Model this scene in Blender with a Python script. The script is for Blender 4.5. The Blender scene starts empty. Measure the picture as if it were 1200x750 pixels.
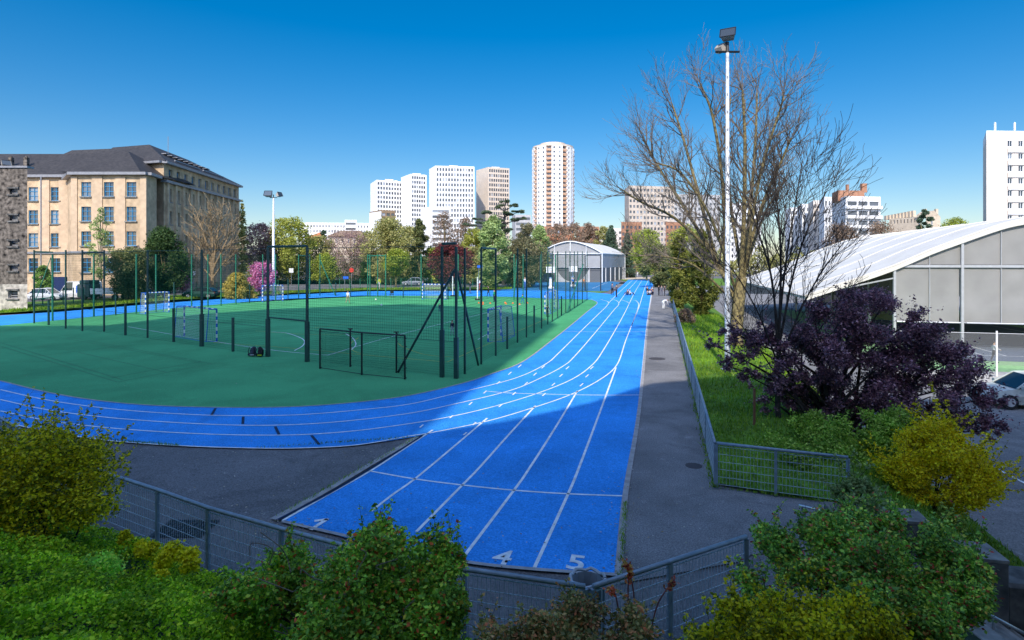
import bpy, math, random
import numpy as np
from mathutils import Vector, Matrix
random.seed(7); RNG = np.random.default_rng(7)
scene = bpy.context.scene
COL = scene.collection
F, HOR, CAMZ = 690.0, 306.0, 5.0          # lens in photo pixels, horizon row, eye height
SUN_EL, SUN_AZ = math.radians(40), math.radians(12)

def G(px, py, z=0.0):                      # ground point that the photo shows at (px, py)
    Y = F*(CAMZ-z)/(py-HOR)
    return ((px-600)/F*Y, Y, z)
def P(px, py, Y):
    return ((px-600)/F*Y, Y, CAMZ-(py-HOR)/F*Y)
def lerp(a, b, t): return a+(b-a)*t
def sstep(a, b, x):
    t = min(1, max(0, (x-a)/(b-a))); return t*t*(3-2*t)

# ---------------------------------------------------------------- materials
def nt(name):
    m = bpy.data.materials.new(name); m.use_nodes = True
    t = m.node_tree; t.nodes.clear()
    return m, t.nodes, t.links
def M(name, col, rough=.75, var=.12, scale=4., bump=0., metal=0., spec=.3, big=.0, bigscale=.15, col2=None, stretch=None, wear=None):
    m, n, l = nt(name)
    out = n.new('ShaderNodeOutputMaterial'); b = n.new('ShaderNodeBsdfPrincipled')
    l.new(b.outputs[0], out.inputs[0])
    geo = n.new('ShaderNodeNewGeometry'); pos = geo.outputs['Position']
    if stretch:
        vm = n.new('ShaderNodeVectorMath'); vm.operation = 'MULTIPLY'; vm.inputs[1].default_value = stretch
        l.new(pos, vm.inputs[0]); pos = vm.outputs[0]
    no = n.new('ShaderNodeTexNoise'); no.inputs['Scale'].default_value = scale; no.inputs['Detail'].default_value = 6
    l.new(pos, no.inputs['Vector'])
    r = n.new('ShaderNodeValToRGB'); l.new(no.outputs['Fac'], r.inputs[0])
    lo = [max(0, c*(1-var*1.6)) for c in col]; hi = [min(1, c*(1+var*1.6)) for c in (col2 or col)]
    r.color_ramp.elements[0].position = .3; r.color_ramp.elements[1].position = .7
    r.color_ramp.elements[0].color = (*lo, 1); r.color_ramp.elements[1].color = (*hi, 1)
    c = r.outputs[0]
    if big:
        n2 = n.new('ShaderNodeTexNoise'); n2.inputs['Scale'].default_value = bigscale; n2.inputs['Detail'].default_value = 5
        n2.inputs['Roughness'].default_value = .62
        l.new(pos, n2.inputs['Vector'])
        mr = n.new('ShaderNodeMapRange'); mr.inputs[1].default_value = .33; mr.inputs[2].default_value = .67
        mr.inputs[3].default_value = 1-big; mr.inputs[4].default_value = 1+big
        l.new(n2.outputs['Fac'], mr.inputs[0])
        mx = n.new('ShaderNodeVectorMath'); mx.operation = 'SCALE'
        l.new(c, mx.inputs[0]); l.new(mr.outputs[0], mx.inputs['Scale']); c = mx.outputs[0]
    if wear:                               # patchy wear: (scale, darkest factor, scratch factor)
        n3 = n.new('ShaderNodeTexNoise'); n3.inputs['Scale'].default_value = wear[0]; n3.inputs['Detail'].default_value = 8; n3.inputs['Roughness'].default_value = .7; n3.inputs['Distortion'].default_value = .6
        l.new(pos, n3.inputs['Vector'])
        m3 = n.new('ShaderNodeMapRange'); m3.inputs[1].default_value = .5; m3.inputs[2].default_value = .6; m3.inputs[3].default_value = 1; m3.inputs[4].default_value = wear[1]
        l.new(n3.outputs['Fac'], m3.inputs[0])
        n4 = n.new('ShaderNodeTexNoise'); n4.inputs['Scale'].default_value = wear[0]*5; n4.inputs['Detail'].default_value = 4; l.new(pos, n4.inputs['Vector'])
        m4 = n.new('ShaderNodeMapRange'); m4.inputs[1].default_value = .62; m4.inputs[2].default_value = .7; m4.inputs[3].default_value = 1; m4.inputs[4].default_value = wear[2]
        l.new(n4.outputs['Fac'], m4.inputs[0])
        mm = n.new('ShaderNodeMath'); mm.operation = 'MULTIPLY'; l.new(m3.outputs[0], mm.inputs[0]); l.new(m4.outputs[0], mm.inputs[1])
        x3 = n.new('ShaderNodeVectorMath'); x3.operation = 'SCALE'; l.new(c, x3.inputs[0]); l.new(mm.outputs[0], x3.inputs['Scale']); c = x3.outputs[0]
    l.new(c, b.inputs['Base Color'])
    b.inputs['Roughness'].default_value = rough; b.inputs['Metallic'].default_value = metal
    b.inputs['Specular IOR Level'].default_value = spec
    if bump:
        bp = n.new('ShaderNodeBump'); bp.inputs['Strength'].default_value = bump; bp.inputs['Distance'].default_value = .05
        l.new(no.outputs['Fac'], bp.inputs['Height']); l.new(bp.outputs[0], b.inputs['Normal'])
    return m
def leafmat(name, cols, transl=.35, rough=.6, big=.35, bigscale=1.2, spec=.25):
    """cols: (position, colour) stops picked per leaf"""
    m, n, l = nt(name)
    out = n.new('ShaderNodeOutputMaterial'); geo = n.new('ShaderNodeNewGeometry')
    r = n.new('ShaderNodeValToRGB'); l.new(geo.outputs['Random Per Island'], r.inputs[0])
    e = r.color_ramp.elements
    while len(e) < len(cols): e.new(.5)
    for k, (p, c) in enumerate(cols): e[k].position = p; e[k].color = (*c, 1)
    no = n.new('ShaderNodeTexNoise'); no.inputs['Scale'].default_value = bigscale; no.inputs['Detail'].default_value = 3
    l.new(geo.outputs['Position'], no.inputs['Vector'])
    mr = n.new('ShaderNodeMapRange'); mr.inputs[1].default_value = .3; mr.inputs[2].default_value = .7
    mr.inputs[3].default_value = 1-big; mr.inputs[4].default_value = 1+big; l.new(no.outputs['Fac'], mr.inputs[0])
    mx = n.new('ShaderNodeVectorMath'); mx.operation = 'SCALE'
    l.new(r.outputs[0], mx.inputs[0]); l.new(mr.outputs[0], mx.inputs['Scale'])
    b = n.new('ShaderNodeBsdfPrincipled'); b.inputs['Roughness'].default_value = rough; b.inputs['Specular IOR Level'].default_value = spec
    l.new(mx.outputs[0], b.inputs['Base Color'])
    tr = n.new('ShaderNodeBsdfTranslucent'); l.new(mx.outputs[0], tr.inputs[0])
    ms = n.new('ShaderNodeMixShader'); ms.inputs[0].default_value = transl
    l.new(b.outputs[0], ms.inputs[1]); l.new(tr.outputs[0], ms.inputs[2]); l.new(ms.outputs[0], out.inputs[0])
    return m
def glassmat(name, col, rough=.06):
    m, n, l = nt(name)
    out = n.new('ShaderNodeOutputMaterial'); b = n.new('ShaderNodeBsdfPrincipled'); l.new(b.outputs[0], out.inputs[0])
    oi = n.new('ShaderNodeObjectInfo'); geo = n.new('ShaderNodeNewGeometry')
    ad = n.new('ShaderNodeMath'); ad.operation = 'ADD'; l.new(oi.outputs['Random'], ad.inputs[0]); l.new(geo.outputs['Random Per Island'], ad.inputs[1])
    fr = n.new('ShaderNodeMath'); fr.operation = 'FRACT'; l.new(ad.outputs[0], fr.inputs[0])
    r = n.new('ShaderNodeValToRGB'); l.new(fr.outputs[0], r.inputs[0])
    e = r.color_ramp.elements; e[0].color = (*[c*.55 for c in col], 1); e[1].color = (*[c*1.5 for c in col], 1)
    x = e.new(.86); x.color = (*[c*1.1 for c in col], 1); x = e.new(.9); x.color = (*[min(1, c*2.2+.12) for c in col], 1)
    l.new(r.outputs[0], b.inputs['Base Color']); b.inputs['Roughness'].default_value = rough; b.inputs['Specular IOR Level'].default_value = .6
    return m
def netmat(name, col, cell, wire, alpha=1.0):
    """see-through wire mesh: procedural wires on a metre-sized UV grid, real holes between"""
    m, n, l = nt(name)
    out = n.new('ShaderNodeOutputMaterial'); uv = n.new('ShaderNodeUVMap'); sp = n.new('ShaderNodeSeparateXYZ'); l.new(uv.outputs[0], sp.inputs[0])
    th = []
    for k in (0, 1):
        d = n.new('ShaderNodeMath'); d.operation = 'DIVIDE'; l.new(sp.outputs[k], d.inputs[0]); d.inputs[1].default_value = cell[k]
        f = n.new('ShaderNodeMath'); f.operation = 'FRACT'; l.new(d.outputs[0], f.inputs[0])
        c = n.new('ShaderNodeMath'); c.operation = 'LESS_THAN'; l.new(f.outputs[0], c.inputs[0]); c.inputs[1].default_value = wire/cell[k]
        th.append(c)
    mx = n.new('ShaderNodeMath'); mx.operation = 'MAXIMUM'; l.new(th[0].outputs[0], mx.inputs[0]); l.new(th[1].outputs[0], mx.inputs[1])
    ml = n.new('ShaderNodeMath'); ml.operation = 'MULTIPLY'; l.new(mx.outputs[0], ml.inputs[0]); ml.inputs[1].default_value = alpha
    tr = n.new('ShaderNodeBsdfTransparent'); b = n.new('ShaderNodeBsdfDiffuse'); b.inputs[0].default_value = (*col, 1)
    ms = n.new('ShaderNodeMixShader'); l.new(ml.outputs[0], ms.inputs[0]); l.new(tr.outputs[0], ms.inputs[1]); l.new(b.outputs[0], ms.inputs[2])
    l.new(ms.outputs[0], out.inputs[0]); return m
def scrimmat(name, col, alpha):
    """coated mesh fabric: part see-through, part diffuse and translucent"""
    m, n, l = nt(name)
    out = n.new('ShaderNodeOutputMaterial'); tr = n.new('ShaderNodeBsdfTransparent')
    geo = n.new('ShaderNodeNewGeometry'); no = n.new('ShaderNodeTexNoise'); no.inputs['Scale'].default_value = .6; no.inputs['Detail'].default_value = 4
    l.new(geo.outputs['Position'], no.inputs['Vector'])
    r = n.new('ShaderNodeValToRGB'); l.new(no.outputs['Fac'], r.inputs[0])
    r.color_ramp.elements[0].position = .3; r.color_ramp.elements[1].position = .75
    r.color_ramp.elements[0].color = (*[c*.9 for c in col], 1); r.color_ramp.elements[1].color = (*[c*1.1 for c in col], 1)
    b = n.new('ShaderNodeBsdfDiffuse'); t2 = n.new('ShaderNodeBsdfTranslucent'); l.new(r.outputs[0], b.inputs[0]); l.new(r.outputs[0], t2.inputs[0])
    m1 = n.new('ShaderNodeMixShader'); m1.inputs[0].default_value = .3; l.new(b.outputs[0], m1.inputs[1]); l.new(t2.outputs[0], m1.inputs[2])
    m2 = n.new('ShaderNodeMixShader'); m2.inputs[0].default_value = alpha; l.new(tr.outputs[0], m2.inputs[1]); l.new(m1.outputs[0], m2.inputs[2])
    l.new(m2.outputs[0], out.inputs[0]); return m

MT = {}
def mat(key): return MT[key]
MT.update(
 asphalt=M('asphalt', (.15,.145,.145), .9, .3, 30, .12, big=.2, bigscale=.35, wear=(.6,.8,1.25)),
 ground=M('ground_asphalt', (.15,.145,.145), .9, .3, 34, .1, big=.2, bigscale=.25, wear=(.5,.78,1.25)),
 walk=M('walkway_asphalt', (.205,.198,.196), .9, .3, 36, .1, big=.2, bigscale=.5, wear=(.45,.78,1.25)),
 lot=M('lot_asphalt', (.21,.205,.2), .9, .25, 30, .1, big=.2, bigscale=.3, wear=(.4,.8,1.2)),
 roadgrey=M('road_grey', (.17,.165,.16), .9, .15, 3, .1, big=.15),
 concrete=M('concrete', (.2,.19,.17), .85, .25, 5, .3, big=.25, bigscale=.9),
 concrete_dark=M('concrete_dark', (.12,.115,.105), .85, .35, 4, .4, big=.35, bigscale=1.2),
 pale=M('pale_paving', (.5,.47,.42), .85, .12, 3, big=.1),
 sand=M('sand', (.55,.45,.32), .95, .12, 3),
 blue=M('track_blue', (.022,.24,.72), .85, .12, 30, .2, spec=.1, big=.14, bigscale=.3, col2=(.05,.33,.8), wear=(.55,.86,1.1)),
 court=M('court_blue', (.03,.16,.32), .8, .12, 10, .1, big=.15),
 green=M('pitch_green', (.075,.34,.14), .9, .14, 22, .2, spec=.1, big=.16, bigscale=.16, wear=(.3,.9,1.12)),
 tgreen=M('tennis_green', (.26,.45,.2), .85, .1, 6), tdark=M('tennis_dark', (.1,.13,.17), .85, .1, 6),
 white=M('line_white', (.78,.8,.8), .7, .1, 6, big=.1, bigscale=1.5), yellowline=M('line_yellow', (.42,.42,.06), .7, .2, 5),
 darkline=M('line_dark', (.05,.22,.09), .8, .1, 5), kerb=M('kerb_grey', (.36,.34,.33), .8, .15, 5), black=M('black_mark', (.01,.03,.08), .8),
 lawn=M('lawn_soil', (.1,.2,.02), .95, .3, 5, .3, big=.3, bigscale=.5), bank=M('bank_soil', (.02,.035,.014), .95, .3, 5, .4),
 railing=M('railing_paint', (.24,.31,.37), .45, .12, 8, metal=.1, spec=.5), wire=M('railing_wire', (.42,.5,.56), .45, .1, 8, spec=.5), steel=M('steel', (.55,.56,.57), .3, .1, 6, metal=.8),
 galv=M('galvanised', (.62,.65,.68), .5, .2, 5, metal=.25, spec=.5, col2=(.72,.74,.76)), dgreen=M('dark_green_paint', (.012,.055,.045), .45, .15, 4, spec=.5),
 mgreen=M('green_paint', (.02,.16,.09), .5, .15, 4, spec=.4), blackpaint=M('black_paint', (.012,.014,.016), .4, .2, 6, spec=.5),
 wpaint=M('white_paint', (.8,.8,.79), .5, .05, 3), bpaint=M('blue_paint', (.02,.12,.55), .5, .1, 5),
 bark=M('bark', (.15,.125,.085), .9, .4, 7, .5, col2=(.2,.16,.07)), barkd=M('bark_dark', (.045,.038,.034), .9, .3, 8, .4), barkp=M('bark_pale', (.3,.25,.17), .9, .3, 8, .4),
 twig=M('twig', (.12,.1,.085), .9, .3, 6, col2=(.16,.13,.1)), twiggrey=M('twig_grey', (.19,.145,.115), .9, .25, 4), twigtan=M('twig_tan', (.25,.18,.1), .9, .25, 4),
 cream=M('cream_stone', (.53,.385,.24), .85, .1, 1.2, .05, big=.2, bigscale=.3, wear=(.35,.88,1.06)), creamlit=M('cream_stone_pale', (.56,.41,.27), .85, .08, 1.5, big=.1),
 slate=M('slate_roof', (.045,.04,.037), .6, .2, 2.5, .1, big=.15), zinc=M('zinc', (.25,.25,.26), .5, .1, 3, metal=.2),
 stone=M('rubble_stone', (.075,.063,.053), .95, .6, 2.6, 1.0, col2=(.13,.11,.09)), stonep=M('rubble_stone_pale', (.42,.38,.32), .95, .35, 2.2, .9),
 wtower=M('tower_white', (.76,.75,.73), .8, .05, .3, big=.05, bigscale=.05), btower=M('tower_beige', (.6,.5,.4), .8, .05, .3), slab=M('slab_beige', (.5,.42,.34), .85, .08, .4), bshade=M('tower_beige_pale', (.68,.6,.52), .8, .05, .3),  # last tone is an even pale beige wall colour
 orange=M('tower_orange', (.52,.33,.22), .8, .1, .5), brick=M('brick_orange', (.34,.17,.1), .85, .15, 1), tile=M('roof_tile', (.5,.17,.07), .8, .15, 1.5),
 tan=M('tan_render', (.55,.45,.33), .85, .08, 1), grey=M('grey_render', (.42,.41,.4), .85, .08, 1), brownb=M('brown_render', (.25,.17,.1), .85, .15, 1),
 glass=glassmat('window_glass', (.045,.06,.075)), tglass=glassmat('tower_glass', (.1,.11,.125), .2), carglass=glassmat('car_glass', (.02,.03,.035), .03),
 bframe=M('blue_frame', (.05,.25,.46), .5, .1, 3), tarp=M('tent_fabric', (.66,.63,.56), .6, .05, .5, spec=.4),
 gable=scrimmat('tent_mesh_fabric', (.43,.42,.405), .9), gable2=scrimmat('tent_mesh_pale', (.5,.5,.5), .92), alu=M('aluminium', (.5,.51,.52), .4, .05, 3, metal=.3),
 rubber=M('rubber', (.02,.02,.022), .8), net=netmat('net_white', (.55,.6,.6), (.1,.1), .011), dnet=netmat('net_dark', (.012,.05,.045), (.13,.13), .008),
 dnet2=netmat('wire_dark', (.012,.05,.045), (.06,.1), .0045), gnet=netmat('wire_green', (.02,.12,.08), (.12,.12), .006), paneln=netmat('wire_black', (.01,.02,.02), (.06,.06), .0032),
)
def flat(r, g, b, rough=.7):
    k = 'c%.3f_%.3f_%.3f_%.2f' % (r, g, b, rough)
    if k not in MT: MT[k] = M('paint_%d' % len(MT), (r, g, b), rough, .08, 6)
    return MT[k]

# ---------------------------------------------------------------- mesh builder
class MB:
    def __init__(s): s.v = []; s.f = []; s.mi = []; s.uv = None; s.cur = 0; s.arr = []
    def face(s, pts, mi=None):
        k = len(s.v); s.v += [tuple(p) for p in pts]; s.f.append(tuple(range(k, k+len(pts)))); s.mi.append(s.cur if mi is None else mi)
        return s
    def quad(s, a, b, c, d, mi=None): return s.face((a, b, c, d), mi)
    def box(s, c, size, u=(1,0,0), mi=None):
        """box centred at c; u = direction of its x side in the ground plane"""
        L = math.hypot(u[0], u[1]); ux, uy = u[0]/L, u[1]/L
        hx, hy, hz = size[0]/2, size[1]/2, size[2]/2
        V = []
        for sx, sy, sz in ((-1,-1,-1),(1,-1,-1),(1,1,-1),(-1,1,-1),(-1,-1,1),(1,-1,1),(1,1,1),(-1,1,1)):
            x, y = sx*hx, sy*hy
            V.append((c[0]+x*ux-y*uy, c[1]+x*uy+y*ux, c[2]+sz*hz))
        k = len(s.v); s.v += V
        for f in ((0,3,2,1),(4,5,6,7),(0,1,5,4),(1,2,6,5),(2,3,7,6),(3,0,4,7)):
            s.f.append(tuple(k+i for i in f)); s.mi.append(s.cur if mi is None else mi)
        return s
    def tube(s, pts, rad, n=8, mi=None, cap=True):
        pts = [Vector(p) for p in pts]; m = len(pts)
        if not hasattr(rad, '__len__'): rad = [rad]*m
        k0 = len(s.v); t0 = (pts[1]-pts[0]).normalized()
        a = t0.orthogonal().normalized()
        for i, p in enumerate(pts):
            t = ((pts[min(i+1, m-1)]-pts[max(i-1, 0)])); t = t.normalized() if t.length > 1e-9 else t0
            a = (a - t*a.dot(t)); a = a.normalized() if a.length > 1e-6 else t.orthogonal().normalized()
            b = t.cross(a)
            for j in range(n):
                w = 2*math.pi*j/n; q = p + (a*math.cos(w)+b*math.sin(w))*rad[i]; s.v.append((q.x, q.y, q.z))
        q = s.cur if mi is None else mi
        for i in range(m-1):
            for j in range(n):
                s.f.append((k0+i*n+j, k0+i*n+(j+1)%n, k0+(i+1)*n+(j+1)%n, k0+(i+1)*n+j)); s.mi.append(q)
        if cap:
            s.f.append(tuple(k0+j for j in range(n))[::-1]); s.mi.append(q)
            s.f.append(tuple(k0+(m-1)*n+j for j in range(n))); s.mi.append(q)
        return s
    def prism(s, poly, z0, z1, mi=None, top=True, bottom=False):
        n = len(poly)
        for i in range(n):
            a, b = poly[i], poly[(i+1) % n]
            s.quad((a[0],a[1],z0), (b[0],b[1],z0), (b[0],b[1],z1), (a[0],a[1],z1), mi)
        if top: s.face([(p[0],p[1],z1) for p in poly], mi)
        if bottom: s.face([(p[0],p[1],z0) for p in poly][::-1], mi)
        return s
    def ball(s, c, r, n=8, mi=None, sc=(1,1,1)):
        k = len(s.v); h = n//2+1; q = s.cur if mi is None else mi
        for i in range(h):
            ph = math.pi*(i+.02)/(h-.96)-math.pi/2 if False else -math.pi/2+math.pi*i/(h-1)
            ph = max(-1.5, min(1.5, ph))
            for j in range(n):
                w = 2*math.pi*j/n
                s.v.append((c[0]+r*sc[0]*math.cos(ph)*math.cos(w), c[1]+r*sc[1]*math.cos(ph)*math.sin(w), c[2]+r*sc[2]*math.sin(ph)))
        for i in range(h-1):
            for j in range(n):
                s.f.append((k+i*n+j, k+i*n+(j+1)%n, k+(i+1)*n+(j+1)%n, k+(i+1)*n+j)); s.mi.append(q)
        s.f.append(tuple(k+(h-1)*n+j for j in range(n))); s.mi.append(q)
        s.f.append(tuple(k+j for j in range(n))[::-1]); s.mi.append(q)
        return s
    def build(s, name, mats, parent=None, local=False, smooth=False, kind=None, label=None):
        me = bpy.data.meshes.new(name)
        off = (0,0,0) if (local or parent is None) else OFF.get(parent.name, (0,0,0))
        v = [(a[0]-off[0], a[1]-off[1], a[2]-off[2]) for a in s.v]
        me.from_pydata(v, [], s.f)
        if not isinstance(mats, (list, tuple)): mats = [mats]
        for m in mats: me.materials.append(MT[m] if isinstance(m, str) else m)
        if len(mats) > 1: me.polygons.foreach_set('material_index', s.mi)
        if s.uv is not None:
            uvl = me.uv_layers.new(name='UVMap'); uvl.data.foreach_set('uv', [c for p in s.uv for c in p])
        if smooth: me.polygons.foreach_set('use_smooth', [True]*len(s.f))
        me.update()
        o = bpy.data.objects.new(name, me); COL.objects.link(o)
        if parent is not None: o.parent = parent
        OFF[o.name] = off
        if kind: o['kind'] = kind
        if label: o['label'] = label
        return o
OFF = {}
def thing(name, label, cat, loc=(0,0,0), rz=0, group=None):
    o = bpy.data.objects.new(name, None); COL.objects.link(o); o.empty_display_size = .3
    o.location = loc; o.rotation_euler = (0,0,rz); o['label'] = label; o['category'] = cat
    if group: o['group'] = group
    OFF[o.name] = tuple(loc); return o
def tag(o, label, cat, group=None):
    o['label'] = label; o['category'] = cat
    if group: o['group'] = group
    return o
def struct(o): o['kind'] = 'structure'; return o
def copy_tree(o, parent=None):
    c = o.copy(); COL.objects.link(c); c.parent = parent
    OFF[c.name] = OFF.get(o.name, (0,0,0))
    for ch in list(o.children): copy_tree(ch, c)
    return c
def clone(o, loc, rz, label, group=None, sc=None):
    c = copy_tree(o); c.location = loc; c.rotation_euler = (0,0,rz); c['label'] = label; OFF[c.name] = tuple(loc)
    if group: c['group'] = group
    if sc: c.scale = (sc,)*3
    return c
def netquad(a, b, z0a, z1a, z0b=None, z1b=None):
    """vertical net panel with metre UVs"""
    z0b = z0a if z0b is None else z0b; z1b = z1a if z1b is None else z1b
    L = math.hypot(b[0]-a[0], b[1]-a[1]); m = MB()
    m.quad((a[0],a[1],z0a), (b[0],b[1],z0b), (b[0],b[1],z1b), (a[0],a[1],z1a)); m.uv = [(0,z0a),(L,z0b),(L,z1b),(0,z1a)]
    return m
def addnet(m, pts):
    """append a net quad; u along first edge, v along last edge"""
    if m.uv is None: m.uv = []
    a, b, c, d = [Vector(p) for p in pts]
    m.quad(a, b, c, d); L = (b-a).length; H = (d-a).length; m.uv += [(0,0),(L,0),(L,H),(0,H)]
def smooth_line(pts, n=10):
    """Catmull-Rom through the points"""
    out = []; p = [np.array(q, float) for q in pts]; p = [2*p[0]-p[1]]+p+[2*p[-1]-p[-2]]
    for i in range(1, len(p)-2):
        for k in range(n):
            t = k/n
            out.append(.5*((2*p[i])+(-p[i-1]+p[i+1])*t+(2*p[i-1]-5*p[i]+4*p[i+1]-p[i+2])*t*t+(-p[i-1]+3*p[i]-3*p[i+1]+p[i+2])*t**3))
    out.append(p[-2]); return [tuple(q) for q in out]
def ribbon(mb, pts, w, z):
    """flat stripe along ground points"""
    n = len(pts); L, R = [], []
    for i in range(n):
        a, b = pts[max(i-1,0)], pts[min(i+1,n-1)]
        dx, dy = b[0]-a[0], b[1]-a[1]; d = math.hypot(dx, dy) or 1
        L.append((pts[i][0]-dy/d*w/2, pts[i][1]+dx/d*w/2, z)); R.append((pts[i][0]+dy/d*w/2, pts[i][1]-dx/d*w/2, z))
    for i in range(n-1): mb.quad(R[i], R[i+1], L[i+1], L[i])
def fillpoly(pts, z):
    import bmesh
    bm = bmesh.new(); f = bm.faces.new([bm.verts.new((p[0],p[1],z)) for p in pts])
    bmesh.ops.triangulate(bm, faces=[f], ngon_method='EAR_CLIP')
    if sum(q.normal.z for q in bm.faces) < 0: bmesh.ops.reverse_faces(bm, faces=bm.faces[:])
    m = MB()
    for q in bm.faces: m.face([v.co[:] for v in q.verts])
    bm.free(); return m
# ================================================================ terrain
def rail_x(y):                             # foot of the long walkway railing
    return lerp(4.47, 23.7, (y-12.97)/(88-12.97))
NEAR = [(-60,27),(-26,21),(-13.3,15.2),(-10.6,13.2),(-8.0,11.3),(-6.2,10.3),(-4.93,9.55),(-3.45,8.8),(-2.4,8.3),(-.62,7.65),(.95,7.26),(2.1,7.84),(3.37,8.55),(8,8.2),(60,8)]
def near_y(x):                             # near railing line: bank rises on the camera's side of it
    for a, b in zip(NEAR, NEAR[1:]):
        if a[0] <= x <= b[0]: return lerp(a[1], b[1], (x-a[0])/(b[0]-a[0]))
    return 27 if x < 0 else 8
def lawn_l(y):
    if y >= 12.97: return rail_x(y)
    return lerp(6.9, 4.47, max(0, min(1, (y-12.1)/.87)))
def lawn_r(y):
    return max(11.0, rail_x(y)+6.7) if y > 11 else 11.0
def zf(x, y):
    d = near_y(x)-y-.25
    if d > 0 and x < 6.6:
        z = min(.44*d, 2.75)
        z *= 1-sstep(5.2, 6.3, x)
        return z
    if x > 6.0 and y < 9.5: return -1.65
    if y < 105:
        l = lawn_l(max(y, 12.2)) if y > 12.2 else 6.6
        flatw = 3.4 if y > 13.5 else lerp(.5, 3.4, sstep(11.5, 13.5, y))
        r = lawn_r(y)
        t = sstep(l+flatw, r, x)
        return -1.6*t*(1-sstep(86, 104, y))
    return 0.0
def axis(lo, hi, dense, step, far):
    a = list(np.arange(dense[0], dense[1]+1e-6, step)); s = step
    x = a[-1]
    while x < far: s *= 1.22; x += s; a.append(x)
    x = a[0]; s = step
    while x > -far: s *= 1.22; x -= s; a.insert(0, x)
    return a
xs = axis(0, 0, (-16, 22), .5, 4000); ys = axis(0, 0, (2, 24), .5, 4000)
m = MB(); W = len(xs)
for y in ys:
    for x in xs:
        m.v.append((x, y, zf(x, y)-.02))
for j in range(len(ys)-1):
    for i in range(W-1):
        k = j*W+i; m.f.append((k, k+1, k+W+1, k+W)); cx, cy = (xs[i]+xs[i+1])/2, (ys[j]+ys[j+1])/2
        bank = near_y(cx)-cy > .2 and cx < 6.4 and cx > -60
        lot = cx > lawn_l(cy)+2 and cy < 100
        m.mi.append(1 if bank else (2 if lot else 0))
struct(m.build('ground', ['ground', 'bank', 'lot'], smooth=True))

# ---- infield and track
inner_px = [(0,446.5),(60,461),(125,471),(200,476.5),(300,478),(380,475),(470,465.5),(540,450),(577,438),(605,428),(624,416.6),(644.6,400.7),(667,383),(689.4,364.3),(698,357.7),(699.5,354.2),(693,351)]
inner = [G(*p)[:2] for p in smooth_line(inner_px, 6)]
far_in = [G(*p)[:2] for p in [(650,350.2),(600,347.8),(520,346.6),(430,346.4),(340,350.2),(290,353.6),(200,361.5),(150,366.6),(75,374.5),(0,381.5)]]
left_in = [(-40.8,44),(-40.2,39),(-36.5,33.5),(-29.5,28)]
loop_in = inner + far_in + left_in
def mid(p, q): return p
infield = fillpoly([(x*1.0, y) for x, y in loop_in], .004)
struct(infield.build('infield', 'green'))
# oval ring: inner loop against its outer counterpart, both walked from the same corners
far_out = [G(*p)[:2] for p in [(690,342.6),(650,340.6),(600,340.4),(520,340.8),(430,341.4),(340,345.4),(290,348.2),(200,354.6),(150,358.7),(75,365),(0,370)]]
left_out = [(-50.5,50),(-50,40),(-45,31),(-36,24.5),(-26,20.6)]
near_out_px = [(0,494),(60,507),(124,516),(210,522.5),(300,525.5),(360,525.2),(420,521.5),(480,513),(506,507.5),(571,494),(629,477),(678,457),(713,437.5),(735,402),(749,372),(752,356),(742,349),(715,344.6),(690,342.6)]
near_out = [G(*p)[:2] for p in smooth_line(near_out_px, 6)]
ring = MB()
loop_out = near_out[:-1] + far_out + left_out
poly_out = fillpoly(loop_out, .0)
import bmesh
def ring_fill(outer, inner, z):
    """area between two loops: bridge by nearest angle-free march"""
    m = MB(); i = j = 0; n, k = len(outer), len(inner); O = outer+[outer[0]]; I = inner+[inner[0]]
    while i < n or j < k:
        if i >= n: adv = 0
        elif j >= k: adv = 1
        else: adv = 1 if (math.dist(O[i+1], I[j]) <= math.dist(O[i], I[j+1])) else 0
        if adv: m.face([(*O[i], z), (*O[i+1], z), (*I[j], z)]); i += 1
        else: m.face([(*O[i], z), (*I[j+1], z), (*I[j], z)]); j += 1
    return m
struct(ring_fill(loop_out, loop_in, .008).build('running_track', 'blue'))
straight_px = [(331,611.5),(434,552.6),(508,505),(571,470),(640,432),(684,392),(704,366),(714,346.5),(726,337),(736.5,327.8),(766.3,327.8),(763,346),(758,380),(752,440),(745.5,500),(731.5,582),(723.5,673.5),(625,667),(541,657.5),(440,640)]
sp = [G(*p)[:2] for p in straight_px]
struct(fillpoly(sp, .012).build('sprint_straight', 'blue'))
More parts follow.
